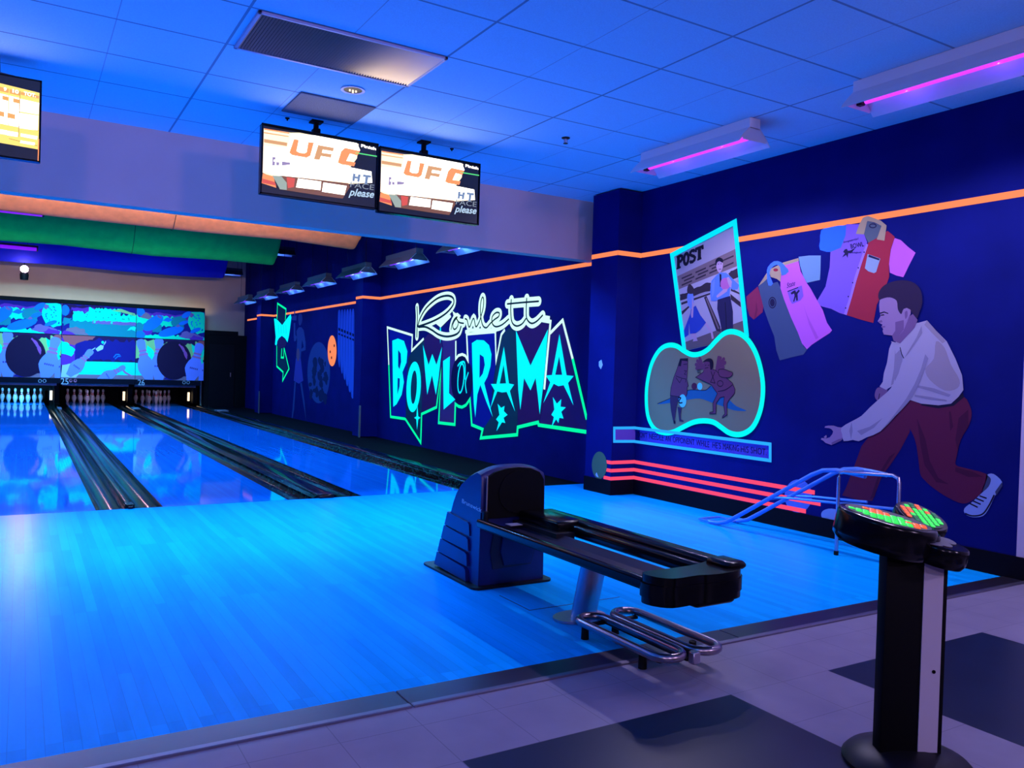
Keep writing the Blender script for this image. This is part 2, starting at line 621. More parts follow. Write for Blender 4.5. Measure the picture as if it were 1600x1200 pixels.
for d, w in ((d1, .05), (d2, .15)):
    bm = bmesh.new()
    bx(bm, -w/2-.01, w/2+.01, .0, .16, -.02, .035, .012, 3)
    bx(bm, -w/2+.004, w/2-.004, -.03, .02, .0, .022, .006, 2)
    link('end_cap', done(bm, True), M_PLASTIC, d)
    bm = bmesh.new()
    bx(bm, -w/2-.02, w/2+.02, 14.9, 15.4, .0, .05, .015, 2)
    link('sensor_cover', done(bm, True), M_GREYM, d)
d3 = thing('gutter_divider', 'single dark gutter and black ledge running along the foot of the navy wall', 'lane divider', (xr+LW+.12, 0, 0), group='gutters between the lanes')
bm = bmesh.new(); gutter(bm, -.119, .119, .004, 19.15)
link('gutter', done(bm, True, 60), M_GUT, d3)
bm = bmesh.new()
bx(bm, .125, XW-xr-LW-.125, .004, 16.55, -.12, -.012)
link('ledge', done(bm), mat('ledge_paint', (.005, .005, .008), .8, spec=.05), d3)
link('division_cap', cap_mesh(.14, .42, .004, 16.5, .05), M_GUT, d3)
bm = bmesh.new(); bx(bm, .14, .42, 13.6, 14.0, .03, .07, .01, 2)
link('sensor_cover', done(bm, True), M_GREYM, d3)

# pit: side walls and curtain behind the pins
for i, x in enumerate((-2.46, -.79, .98, 2.68)):
    o = box('pit_side_wall', x-.06, x+.06, 17.2, 19.7, .06, .7, M_BLACK)
    tag(o, ['black pit side wall at the left end of the photo', 'black pit side wall between the left lane and lane 25',
            'black pit side wall between lanes 25 and 26', 'black pit side wall right of lane 26 beside the door'][i], 'pit wall', 'pit side walls')
struct('wall_pit', -7, XW, 19.7, 19.9, -.13, 1.0, M_BLACK)
struct('pit_ceiling', -7, 2.8, 17.1, 19.7, .72, .78, M_BLACK)

# ------------------------------------------------------------------ pins
PIN = [(0, 0), (.0258, 0), (.0286, .006), (.0365, .04), (.0525, .085), (.0605, .114), (.0585, .15), (.047, .19), (.0325, .222), (.0250, .245),
       (.0230, .262), (.0238, .285), (.0282, .31), (.0322, .340), (.0315, .352), (.026, .369), (.014, .379), (0, .381)]
def pin_band(za, zb, grow=.0008):
    out = []
    for (ra, a), (rb, b_) in zip(PIN, PIN[1:]):
        for k in range(5):
            z = a+(b_-a)*k/4
            if za <= z <= zb:
                out.append((ra+(rb-ra)*k/4+grow, z))
    return out
bm = bmesh.new(); lathe_mesh(bm, PIN, 20); me_pin = done(bm, True, 80); me_pin.materials.append(M_PIN)
bm = bmesh.new()
lathe_mesh(bm, pin_band(.222, .246), 20); lathe_mesh(bm, pin_band(.266, .286), 20)
me_band = done(bm, True, 80); me_band.materials.append(M_RED)
ROWS = [[(0, 'head pin at the front point of the rack')],
        [(-.5, 'left pin of the second row'), (.5, 'right pin of the second row')],
        [(-1, 'left pin of the third row'), (0, 'centre pin of the third row'), (1, 'right pin of the third row')],
        [(-1.5, 'leftmost pin of the back row'), (-.5, 'second pin from the left in the back row'), (.5, 'third pin from the left in the back row'), (1.5, 'rightmost pin of the back row')]]
WHERE = ['on the brightly lit left lane', 'on the dim middle lane numbered 25', 'on the dim right lane numbered 26']
for (xc, nm), wh in zip(LANES, WHERE):
    for r_, row in enumerate(ROWS):
        for dx_, lb in row:
            p = thing('bowling_pin', lb+' '+wh, 'bowling pin', (xc+dx_*.3048, 18.29+.264*r_, .0005), group='bowling pins '+wh)
            q = bpy.data.objects.new('pin_body', me_pin); C.objects.link(q); q.parent = p
            q = bpy.data.objects.new('neck_stripes', me_band); C.objects.link(q); q.parent = p

# small lamps on the pit's right-hand side walls
for i, x in enumerate((-.91, .86, 2.56)):
    t = thing('pit_lamp', 'small lit lamp post beside the pins, '+['right of the bright left rack', 'right of the rack under 25', 'right of the rack under 26'][i], 'lamp', (x, 17.6, 0), group='lamps beside the pin racks')
    box('housing', -.045, .06, -.03, .03, .08, .42, M_BLACK, t, .004, 1)
    box('lens', -.03, .03, -.036, -.028, .12, .37, M_WARMLAMP, t, .002, 1)

# ------------------------------------------------------------------ masking units over the pins
MY = 16.45
mx = [-2.485, -.739, 1.009, 2.757]
zt, zm, zb, zn = 2.66, 1.855, .735, .60
def c2(*c): return lin(c)
A_CY = paint('mask_aqua_green', (.0, .95, .50))
A_CY2 = paint('mask_turquoise', (.01, .85, .62))
A_TEAL = paint('mask_teal', (.01, .26, .34))
A_SKY = paint('mask_sky_blue', (.01, .20, .86))
A_NAVY = paint('mask_indigo', (.02, .012, .22))
A_PUR = paint('mask_purple', (.20, .03, .42))
A_PLUM = paint('mask_dark_plum', (.035, .008, .075))
A_MAU = paint('mask_mauve', (.30, .13, .40))
A_RED = paint('mask_orange_red', (.62, .10, .12))
A_YEL = paint('mask_lime', (.42, .62, .22))
A_PIN = paint('mask_pin_lavender', (.26, .27, .92))
A_PINW = paint('mask_pin_white', (.62, .62, .95))
A_BAND = paint('mask_pin_band', (.62, .16, .42))
A_BALL = paint('mask_ball_plum', (.022, .006, .040))
A_SHINE = paint('mask_ball_shine', (.48, .08, .38))
A_BROWN = paint('mask_brown', (.34, .17, .26))
A_TXT = paint('mask_pin_writing', (.10, .06, .35))

def mpt(u, v, pl_x0, z0, z1, w=1.748):
    return (pl_x0+u*w, z0+v*(z1-z0))

def mask_art(name, parent, x0, z0, z1, items, y=MY):
    """items in unit square coordinates of the panel (u to the right, v up); (material, loop, layer)"""
    w = 1.744
    bm = bmesh.new(); mats = []
    for it in items:
        m, lp, ly = it[0], it[1], it[2]
        if m not in mats:
            mats.append(m)
        clip = [(min(max(u, .002), .998), min(max(v, .004), .996)) for u, v in lp]
        L2 = [Vector((u*w, v*(z1-z0), 0)) for u, v in clip]
        vs = [bm.verts.new((x0+u*w, y-.002-.0012*ly, z0+v*(z1-z0))) for u, v in clip]
        for t in tessellate_polygon([L2]):
            try:
                f = bm.faces.new([vs[i] for i in t])
            except ValueError:
                continue
            f.normal_update()
            if f.normal.y > 0:
                f.normal_flip()
            f.material_index = mats.index(m)
    return raw(bm, name, mats, parent)

def jag(u0, u1, v0, v1, n, amp, seed, top=True):
    """a band with a ragged, spiky upper (and lower) edge"""
    rd = random.Random(seed)
    a = [(u0+(u1-u0)*i/n, v1+rd.uniform(-amp, amp)) for i in range(n+1)]
    b_ = [(u1-(u1-u0)*i/n, v0+rd.uniform(-amp, amp)*.8) for i in range(n+1)]
    return a+b_

def wob(loop, amp, seed, k=3):
    rd = random.Random(seed)
    out = []
    n = len(loop)
    for i in range(n):
        a, b_ = loop[i], loop[(i+1) % n]
        for j in range(k):
            t = j/k
            out.append((a[0]+(b_[0]-a[0])*t+rd.uniform(-amp, amp), a[1]+(b_[1]-a[1])*t+rd.uniform(-amp, amp)))
    return out

def pin_loop(u, v, h, rot, fat=1.0, asp=1.0):
    """outline of a tumbling pin; base at u,v; asp = panel width over height"""
    R = []
    for r, z in PIN[1:]:
        R.append((r*fat, z))
    pts = [(r, z) for r, z in R]+[(-r, z) for r, z in R[::-1]]
    c, s = math.cos(rot), math.sin(rot)
    k = h/.381
    return [(u+(x*c-z*s)*k/asp, v+(x*s+z*c)*k) for x, z in pts]

def pin_art(u, v, h, rot, asp, ly, m=None, text=True, fat=1.15):
    out = [(m or A_PIN, pin_loop(u, v, h, rot, fat, asp), ly)]
    c, s = math.cos(rot), math.sin(rot); k = h/.381
    def tr(x, z): return (u+(x*c-z*s)*k/asp, v+(x*s+z*c)*k)
    for za, zb_, hw in ((.232, .25, .034), (.266, .282, .029)):
        out.append((A_BAND, [tr(-hw*fat/1.0, za), tr(hw*fat, za), tr(hw*fat*.92, zb_), tr(-hw*fat*.92, zb_)], ly+1))
    if text:
        for i in range(5):
            x = -.035+.016*i
            out.append((A_TXT, [tr(x, .12), tr(x+.011, .122), tr(x+.008, .138), tr(x-.002, .135)], ly+1))
    return out

def upper_items(k):
    """k 0: pins flying (left and right panels); k 1: the landscape"""
    I = [(A_NAVY, [(0, 0), (1, 0), (1, 1), (0, 1)], 0)]
    if k == 1:
        I += [(A_PLUM, jag(0, .55, .82, .97, 14, .03, 3), 1),
              (A_PUR, jag(.12, .70, .72, .90, 16, .03, 4), 2),
              (A_CY, jag(.14, 1.0, .40, .74, 34, .05, 5), 3),
              (A_CY, jag(.35, .78, .60, .90, 22, .05, 6), 3.5),
              (A_YEL, wob([(.66, .86), (.80, .93), (.98, .80), (.99, .72), (.84, .80)], .012, 7), 4),
              (A_TEAL, jag(.10, 1.0, -.05, .46, 26, .03, 8), 5),
              (A_MAU, jag(.40, 1.0, .40, .50, 22, .018, 9), 6),
              (A_CY2, wob([(.87, .22), (.92, .36), (.99, .36), (.99, .20), (.93, .26)], .015, 10), 7),
              (A_BROWN, wob([(.0, .02), (.08, .20), (.20, .26), (.30, .16), (.36, .02)], .02, 11), 7),
              (A_PUR, wob([(.0, .0), (.04, .12), (.12, .10), (.2, .0)], .015, 12), 8),
              (A_SKY, ell(.04, .78, .055, .17, 18), 8), (A_PLUM, wob([(.02, .55), (.10, .66), (.13, .82), (.155, .70), (.10, .52)], .006, 13), 7.5),
              (A_TEAL, wob([(.0, .36), (.04, .60), (.11, .58), (.12, .40), (.05, .30)], .02, 14), 7)]
        rd = random.Random(5)
        for _ in range(22):
            u, v = rd.uniform(.3, .95), rd.uniform(.55, .8)
            I.append((A_TEAL, [(u, v), (u+.012, v+.03), (u+.02, v-.01)], 9))
        for u in (.43, .66):
            I.append((A_CY2, ell(u, .45, .016, .035, 10), 9))
    else:
        I += [(A_PUR, jag(0, 1, .62, .86, 18, .05, 21), 1),
              (A_CY, jag(.0, .62, .42, .74, 22, .06, 22), 2),
              (A_CY, wob([(.78, .30), (.74, .62), (.80, .98), (.99, .98), (.99, .30), (.9, .22)], .02, 23), 3),
              (A_TEAL, wob([(.50, .46), (.52, .72), (.66, .82), (.74, .62), (.68, .40)], .02, 24), 3),
              (A_TEAL, jag(0, .36, .20, .48, 12, .04, 25), 3),
              (A_CY, jag(.0, 1.0, -.05, .13, 30, .04, 26), 4),
              (A_PUR, wob([(.02, .10), (.16, .34), (.24, .30), (.20, .12)], .02, 27), 5),
              (A_MAU, wob([(.62, .12), (.70, .30), (.82, .26), (.98, .10), (.98, .02), (.72, .04)], .02, 28), 5),
              (A_PUR, wob([(.76, .06), (.84, .16), (.97, .12), (.98, .0), (.8, .0)], .02, 29), 6),
              (A_SKY, ell(.24, .52, .105, .30, 22, -.35), 7), (A_SKY, ell(.50, .26, .115, .24, 22, -.75), 8),
              (A_SKY, ell(.72, .86, .055, .13, 16, -.4), 7), (A_SKY, ell(.68, .58, .05, .10, 14, -.6), 8),
              (A_SKY, wob([(.0, .98), (.09, .98), (.12, .84), (.06, .72), (.0, .80)], .006, 30), 7),
              (A_SKY, ell(.86, .34, .05, .12, 14, -.6), 8), (A_SKY, ell(.06, .10, .07, .13, 16), 8),
              (A_MAU, wob([(.29, .74), (.31, .80), (.36, .72), (.34, .68)], .004, 31), 9),
              (A_MAU, wob([(.57, .44), (.60, .52), (.63, .46), (.60, .42)], .004, 32), 9),
              (A_MAU, wob([(.78, .94), (.83, .90), (.80, .76), (.77, .82)], .004, 34), 9),
              (A_SKY, wob([(.37, .62), (.44, .74), (.52, .66), (.46, .58)], .004, 33), 6),
              (A_BROWN, wob([(.05, .70), (.13, .86), (.24, .70), (.16, .64)], .012, 35), 5)]
        rd = random.Random(9)
        for _ in range(26):
            u, v = rd.uniform(.78, .97), rd.uniform(.3, .9)
            I.append((A_SKY, [(u, v), (u+.015, v+.05), (u+.022, v-.01)], 6))
    return I

def lower_items(k):
    asp = 1.748/(zm-zb)
    I = [(A_PLUM, [(0, 0), (1, 0), (1, 1), (0, 1)], 0)]
    if k == 1:
        I += [(A_PUR, jag(.0, .26, .30, .95, 10, .05, 41), 1),
              (A_RED, wob([(.0, 1.0), (.44, 1.0), (.42, .92), (.34, .90), (.22, .84), (.16, .76), (.04, .80)], .012, 42), 2),
              (A_CY, wob([(.0, .86), (.10, .80), (.18, .66), (.14, .52), (.0, .56)], .02, 43), 3),
              (A_NAVY, jag(.18, 1.0, .44, .92, 26, .045, 44), 1.5),
              (A_CY2, [(.18, .40), (1.0, .41), (1.0, .09), (.10, .08)], 3),
              (A_BROWN, [(0, 0), (1, 0), (1, .10), (.06, .09)], 4)]
        for q in range(7):
            v = .36-.035*q
            I.append((A_CY, [(.22, v), (.98, v+.006), (.98, v+.014), (.22, v+.008)], 3.4))
        # the little tumbling figure in the distance
        I += [(A_PINW, [(.45, .70), (.52, .80), (.56, .78), (.55, .70), (.48, .64)], 6),
              (A_PINW, [(.45, .74), (.40, .68), (.385, .62), (.40, .66), (.44, .70)], 6),
              (A_CY, ell(.545, .86, .02, .035, 10), 6), (A_PINW, [(.565, .80), (.59, .86), (.585, .90), (.555, .80)], 6),
              (A_PINW, ell(.365, .50, .008, .022, 8), 6),
              (A_SKY, [(.70, .50), (.74, .58), (.80, .56), (.77, .60), (.73, .60), (.695, .53)], 6),
              (A_SKY, [(.715, .49), (.755, .56), (.81, .54), (.76, .53), (.72, .47)], 6),
              (A_BAND, [(.76, .30), (.80, .24), (.86, .14), (.95, .07), (.97, .08), (.88, .17), (.82, .26)], 6)]
        I += pin_art(.10, .06, .78, -.66, asp, 8, A_PIN, True)
        I += pin_art(.50, -.04, .66, -1.02, asp, 7, A_PIN, True)
        I += [(A_PINW, wob([(.0, .02), (.02, .30), (.18, .36), (.24, .12), (.20, .02)], .004, 47), 7.2)]
    else:
        I += [(A_YEL, jag(.0, 1.0, .50, .95, 24, .04, 51), 1),
              (A_CY, wob([(.14, .86), (.24, .72), (.28, .50), (.2, .40), (.13, .52)], .02, 52), 2),
              (A_CY, wob([(.80, .90), (.99, .80), (.99, .40), (.86, .52)], .02, 53), 2),
              (A_RED, wob([(.90, 1.0), (1.0, 1.0), (1.0, .80), (.92, .88)], .02, 54), 3),
              (A_PLUM, jag(.36, .86, .90, 1.0, 18, .05, 55), 2),
              (A_CY2, [(.0, .40), (.2, .40), (.2, .1), (.0, .1)], 1.5), (A_BROWN, [(0, 0), (1, 0), (1, .10), (0, .10)], 3)]
        I += pin_art(.20, -.02, 1.02, .22, asp, 5, A_PIN, False)
        I += pin_art(.34, -.02, 1.06, .02, asp, 6, A_PIN, True)
        I += [(A_BALL, ell(.555, .49, .252, .478, 40), 8),
              (A_SHINE, wob([(.62, .90), (.70, .80), (.755, .62), (.74, .52), (.72, .56), (.69, .72), (.63, .84)], .008, 56), 9),
              (A_MAU, wob([(.665, .78), (.69, .72), (.70, .66), (.675, .72)], .004, 57), 10),
              (A_NAVY, [(.40, .02), (.46, .10), (.52, .06), (.62, .02), (.50, .0)], 7.5)]
        I += pin_art(.80, -.02, .98, -.22, asp, 10, A_PIN, True, 1.3)
        I += pin_art(.97, -.05, .9, -.3, asp, 11, A_PIN, True, 1.2)
    return I

ULAB = ['upper mural panel with flying blue pins, above the left lane', 'upper mural panel with a green spiky landscape, above lane 25', 'upper mural panel with flying blue pins, above lane 26 at the right end']
LLABS = ['lower mural panel with a large dark ball and pins, above the left lane', 'lower mural panel with a small tumbling figure and striped alley, above lane 25', 'lower mural panel with a large dark ball and pins, above lane 26']
BLAB = ['black strip with two small rings under the left mural panel', 'black strip reading 25 with two reddish rings', 'black strip reading 26 with two grey rings at its right']
for k in range(3):
    x0, x1 = mx[k]+.003, mx[k+1]-.003
    xc = (x0+x1)/2
    for nm, z0, z1, lb, it in (('upper_masking_panel', zm+.003, zt, ULAB[k], upper_items(1 if k == 1 else 0)), ('lower_masking_panel', zb, zm-.003, LLABS[k], lower_items(1 if k == 1 else 0))):
        t = thing(nm, lb, 'mural panel', (0, 0, 0), group='painted panels above the pins')
        xr_ = x1-(.07 if nm[0] == 'l' and k == 2 else 0)
        box('board', x0, xr_, MY, MY+.05, z0, z1, M_BLACK, t)
        mask_art('picture', t, x0, z0, z1, it)
    t = thing('number_board', BLAB[k], 'sign', (0, 0, 0), group='number strips above the pins')
    box('board', x0, x1-(.07 if k == 2 else 0), MY-.01, MY+.06, zn, zb-.004, mat('number_board_black', (.003, .003, .012), .6, spec=.08), t)
    pl = Plane(1, MY-.012)
    grey = paint('number_board_silver', (.42, .42, .5)); rd_ = paint('number_board_rose', (.5, .12, .22))
    if k == 1:
        text_on('number', '25', pl, (95, 600.5), (107, 601.2), (95, 590.5), grey, t, bold=.012)
        for x in (110.5, 117.5):
            art('ring', pl, [(rd_, ell(x, 594.8, 2.6, 2.8, 14)), (M_BLACK, ell(x+.3, 594.2, 1.4, 1.2, 10), 1)], t)
    if k == 2:
        text_on('number', '26', pl, (215.5, 602), (226, 602.5), (215.5, 592.6), grey, t, bold=.012)
        for x in (287.5, 294):
            art('ring', pl, [(grey, 'loop', ell(x, 597.6, 2.2, 2.4, 14), .012)], t)
    if k == 0:
        for x in (62.5, 69.5):
            art('ring', pl, [(grey, 'loop', ell(x, 595.2, 2.4, 2.4, 14), .012)], t)
o = box('masking_frame_bar', mx[0], mx[3]-.01, MY-.03, MY+.06, zt+.002, zt+.095, M_BLACK)
tag(o, 'long black frame bar along the top of the painted panels', 'frame bar')
for i, x in enumerate((-1.6, .13, 1.88)):
    o = box('pinsetter_shield', x-.80, x+.80, 17.15, 17.2, .52, .66, M_GREYM)
    tag(o, 'grey metal shield above the pin rack '+['of the left lane', 'under 25', 'under 26'][i], 'shield', 'shields above the racks')

# ------------------------------------------------------------------ painted stripes on the wall
zo = 2.504
def wall_run(name, z0, z1, spans, m, label, cat, group=None):
    """a painted band that follows wall and pillars; spans = (axis, value, from, to)"""
    bm = bmesh.new()
    for ax, v, a, b_ in spans:
        e_ = .002
        if ax == 0:
            q = [(v-e_, a, z0), (v-e_, b_, z0), (v-e_, b_, z1), (v-e_, a, z1)]
        else:
            q = [(a, v-e_, z0), (b_, v-e_, z0), (b_, v-e_, z1), (a, v-e_, z1)]
        bm.faces.new([bm.verts.new(p) for p in q])
    bmesh.ops.recalc_face_normals(bm, faces=bm.faces)
    for f in bm.faces:
        f.normal_update()
        if f.normal.x+f.normal.y > 0:
            f.normal_flip()
    return tag(raw(bm, name, [m], None), label, cat, group)
P1, P2, P3 = PILL
runs = [(0, XW, -4.672, P1[0]), (1, P1[0], XP-.002, XW), (0, XP, P1[0], P1[1]), (0, XW, P1[1]-.0, P2[0]), (1, P2[0], 3.608, XW), (0, 3.61, P2[0], P2[1]),
        (0, XW, P2[1], P3[0]), (1, P3[0], 3.608, XW), (0, 3.61, P3[0], P3[1]), (0, XW, P3[1], 16.6)]
wall_run('painted_stripe', zo-.024, zo+.024, runs, NE_ORANGE, 'glowing orange stripe running high along the navy wall and round its pillars', 'painted stripe')
for k in range(3):
    z = .338-.083*k
    y_end = [-3.10, -3.16, -3.02][k]
    wall_run('painted_stripe', z-.018, z+.018, [(0, XW, y_end, P1[0]), (1, P1[0], XP-.002, XW), (0, XP, P1[0], P1[0]+.12)], NE_ROSE,
             ['topmost', 'middle', 'lowest'][k]+' of three glowing rose stripes low on the navy wall', 'painted stripe', 'rose stripes low on the wall')
# ------------------------------------------------------------------ the round painted ends of the stripes
PW = Plane(0, XW); PX = Plane(0, XP)
t = tag(art('painted_disc', PX, [(paint('sage_disc_paint', (.11, .14, .085)), ell(937, 727, 11.8, 21.5, 30), 2), (paint('chipped_paint', (.5, .5, .7)), [(931, 741), (933, 738), (936, 746), (932, 744)], 3)]),
        'dull green painted disc on the pillar at the left end of the rose stripes', 'painted disc')
t = tag(art('painted_disc', PW, [(paint('lavender_disc_paint', (.10, .16, .62)), ell(1247.5, 775, 21.5, 26, 30), -.5)]),
        'lavender blue painted disc behind the metal ramp at the right end of the rose stripes', 'painted disc')
# chips in the paint
for i, (pl, pts, lb) in enumerate(((PX, [(936, 565), (940, 562), (942, 570), (939, 577), (936, 572)], 'pale chipped spot of paint on the near pillar'),)):
    tag(art('paint_chip', pl, [(paint('chipped_paint', (.5, .5, .7)), pts)]), lb, 'paint chip')

# ------------------------------------------------------------------ the big sign
PS = Plane(0, XW, (590, 430, .23335))
sign = thing('bowling_alley_sign', 'large neon-coloured mural sign reading Rowlett Bowl a Rama', 'sign')
K_NAVY = paint('sign_navy', (.004, .010, .26)); K_GREEN = paint('sign_dark_green', (.010, .050, .075)); K_PLUM = paint('sign_plum', (.075, .018, .13))
K_MAR = paint('sign_maroon', (.070, .010, .095)); K_PLUM2 = paint('sign_light_plum', (.11, .032, .17)); K_INK = paint('sign_ink', (.003, .003, .05))
panels = [(K_NAVY, [(78, 352), (232, 402), (225, 520), (205, 800), (190, 952), (90, 945)], 0),
          (K_GREEN, [(232, 505), (312, 425), (330, 420), (318, 560), (300, 700), (296, 935), (292, 1110), (190, 965), (190, 800), (205, 560)], 1),
          (K_MAR, [(312, 430), (345, 390), (425, 430), (440, 500), (436, 640), (398, 880), (298, 925), (300, 720), (318, 560)], 2),
          (K_PLUM2, [(425, 380), (528, 420), (528, 640), (522, 990), (412, 985), (428, 640), (440, 480)], 1),
          (K_INK, ell(566, 705, 72, 168, 36), 3),
          (K_NAVY, [(600, 400), (790, 380), (795, 575), (770, 760), (760, 960), (706, 1030), (632, 998), (622, 810), (606, 600)], 2),
          (K_GREEN, [(795, 580), (832, 400), (880, 355), (940, 360), (942, 800), (938, 1068), (696, 1086), (708, 1030), (764, 950), (772, 760)], 3),
          (K_MAR, [(935, 360), (1000, 340), (1160, 310), (1135, 600), (1115, 870), (1085, 985), (942, 1015)], 4),
          (K_PLUM, [(1162, 385), (1243, 305), (1405, 950), (1405, 1048), (1085, 995), (1115, 870), (1135, 600)], 3)]
for it in panels:
    art('letter_panel', PS, [it], sign)
wo = .045
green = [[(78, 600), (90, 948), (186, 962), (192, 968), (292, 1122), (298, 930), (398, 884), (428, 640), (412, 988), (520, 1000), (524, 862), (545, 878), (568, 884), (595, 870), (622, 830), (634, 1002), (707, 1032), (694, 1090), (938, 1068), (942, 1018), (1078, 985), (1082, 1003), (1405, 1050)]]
mint_lit = [[(78, 600), (68, 350), (236, 402), (232, 505), (312, 425)],
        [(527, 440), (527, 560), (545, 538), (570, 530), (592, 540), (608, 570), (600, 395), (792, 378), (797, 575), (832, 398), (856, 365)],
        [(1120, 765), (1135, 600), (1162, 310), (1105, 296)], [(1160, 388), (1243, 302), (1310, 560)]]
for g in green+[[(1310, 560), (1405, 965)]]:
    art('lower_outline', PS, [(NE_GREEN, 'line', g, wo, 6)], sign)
for i, g in enumerate(mint_lit):  # lamp-side brightening of the green outline, painted in as paler mint
    art('upper_outline_painted_lit', PS, [(NE_MINT, 'line', g, wo*.9, 6+.2*i)], sign)
letters = [
 [[(102, 438), (140, 424), (180, 440), (203, 510), (197, 585), (170, 650), (180, 715), (165, 800), (130, 865), (108, 882)], [(141, 500), (158, 525), (161, 580), (150, 630), (141, 610)], [(138, 688), (152, 692), (150, 745), (136, 800)]],
 [ell(245, 748, 48, 170, 30, .05), ell(246, 750, 20, 112, 24, .05)],
 [[(307, 465), (345, 600), (370, 527), (398, 600), (435, 480), (412, 690), (394, 802), (368, 670), (336, 800), (320, 630)]],
 [[(442, 575), (488, 543), (482, 790), (524, 832), (446, 900)]],
 [[(635, 455), (668, 433), (715, 436), (750, 468), (767, 530), (760, 610), (740, 680), (718, 722), (775, 950), (733, 850), (692, 735), (672, 800), (658, 952), (648, 860), (640, 640)], [(688, 530), (714, 548), (722, 600), (708, 660), (686, 688)]],
 [[(850, 478), (884, 725), (919, 732), (890, 775), (925, 914), (868, 782), (838, 786), (806, 778), (758, 895), (788, 772), (762, 728), (800, 728)], [(848, 600), (864, 724), (822, 726)]],
 [[(930, 368), (1028, 605), (1145, 362), (1127, 600), (1112, 750), (1090, 932), (1076, 800), (1062, 690), (1028, 772), (985, 690), (960, 902), (946, 770)]],
 [[(1222, 395), (1270, 670), (1318, 675), (1280, 722), (1316, 872), (1250, 737), (1215, 744), (1184, 727), (1113, 858), (1160, 717), (1130, 672), (1172, 668)], [(1220, 545), (1240, 667), (1194, 667)]]]
for i, lt_ in enumerate(letters):
    art('letter', PS, [(NE_CYAN, lt_ if len(lt_) > 1 else lt_[0], 7)], sign)
art('letter', PS, [(NE_CYAN, 'loop', ell(562, 690, 20, 98, 26, .08), .030, 7), (NE_CYAN, 'line', smooth_line([(612, 650), (592, 720), (600, 790)]), .026, 7.3), (NE_CYAN, 'line', smooth_line([(540, 610), (560, 585), (588, 590), (590, 700)]), .026, 7.5)], sign)
for s_ in ([(808, 860), (832, 888), (855, 875), (850, 910), (875, 935), (848, 955), (860, 990), (838, 985), (800, 1045), (815, 985), (797, 965), (820, 935)],
           [(1178, 815), (1205, 860), (1235, 830), (1230, 880), (1265, 885), (1235, 915), (1250, 960), (1222, 955), (1215, 990), (1200, 965), (1170, 1015), (1185, 950), (1168, 935), (1188, 900)],
           [(270, 860), (276, 945), (292, 955), (276, 965), (268, 1035), (263, 965), (248, 955), (264, 945)], [(425, 300), (430, 390), (424, 460), (419, 390)]):
    art('star', PS, [(NE_CYAN, s_, 7.6)], sign)
PR = Plane(0, XW, (640, 450, .1375))
script = [[(92, 215), (97, 320), (93, 440), (90, 555)],
          [(100, 435), (130, 340), (200, 225), (320, 122), (430, 88), (500, 112), (508, 180), (450, 262), (360, 332), (240, 392), (105, 438)],
          [(110, 445), (185, 442), (260, 478), (340, 530), (430, 552), (520, 535), (570, 500), (592, 440)],
          [(480, 470), (492, 410), (520, 352), (548, 332), (515, 380), (498, 430), (515, 470), (545, 450), (562, 395), (540, 345), (570, 390), (622, 402)],
          [(640, 350), (662, 365), (688, 445), (735, 345), (762, 440), (800, 385), (820, 320), (846, 220), (850, 130), (835, 108), (816, 180), (815, 300), (838, 420), (880, 452), (925, 405), (975, 358), (1020, 325), (1028, 285), (990, 282), (948, 330), (950, 405), (990, 440), (1060, 418), (1135, 355)],
          [(1165, 135), (1158, 250), (1172, 385), (1222, 432), (1285, 410), (1330, 350)],
          [(1340, 120), (1335, 250), (1342, 350), (1392, 402), (1452, 380), (1520, 312)],
          [(1120, 182), (1300, 165), (1475, 152)]]
sm = [smooth_line(s_) for s_ in script]
art('script_backing', PR, [(NE_MINT, 'brush', s_, .125, 8+.09*i) for i, s_ in enumerate(sm)]
    + [(NE_MINT, [(300, 400), (470, 300), (480, 330), (360, 450)], 8.9), (NE_MINT, 'line', [(640, 500), (700, 480), (990, 480), (1010, 440)], .05, 8.9),
       (NE_MINT, 'line', [(1520, 312), (1530, 350), (1600, 362)], .09, 8.95)], sign)
ink = paint('script_ink', (.0, .03, .04))
art('script_lettering', PR, [(ink, 'brush', s_, .024 if i > 2 else .034, 9.4+.04*i) for i, s_ in enumerate(sm)], sign)

# ------------------------------------------------------------------ magazine cover on the wall
PP = Plane(0, XW, (1040, 340, .18335))
pm = thing('magazine_cover_mural', 'mural of a magazine page headed POST with a man holding a pink ball', 'mural')
G_GREY = paint('page_grey', (.30, .27, .36)); G_BROWN = paint('page_brown', (.17, .12, .14)); G_DK = paint('page_dark', (.035, .025, .04))
G_PALE = paint('page_pale', (.36, .33, .44)); G_FLOOR = paint('page_floor', (.12, .09, .11)); G_BLUE = paint('page_shirt_blue', (.09, .20, .66))
G_NAVY = paint('page_trouser_navy', (.02, .018, .07)); G_SKIN = paint('page_skin', (.42, .28, .42)); G_PINK = paint('page_ball_pink', (.42, .12, .36))
G_SKIRT = paint('page_skirt', (.022, .055, .36)); G_LBL = paint('page_blouse', (.14, .24, .60)); G_INK = paint('page_ink', (.008, .008, .02))
bars = []
for i in range(3):
    for j in range(4):
        u0 = .06+.24*j+.04*(i % 2); 
        if u0+.18 > .98: continue
        def q(u, v): return (110+u*492, 515+v*95-u*215)
        bars.append((G_DK, [q(u0, .12+.3*i), q(u0+.18, .12+.3*i), q(u0+.18, .26+.3*i), q(u0, .26+.3*i)], 2))
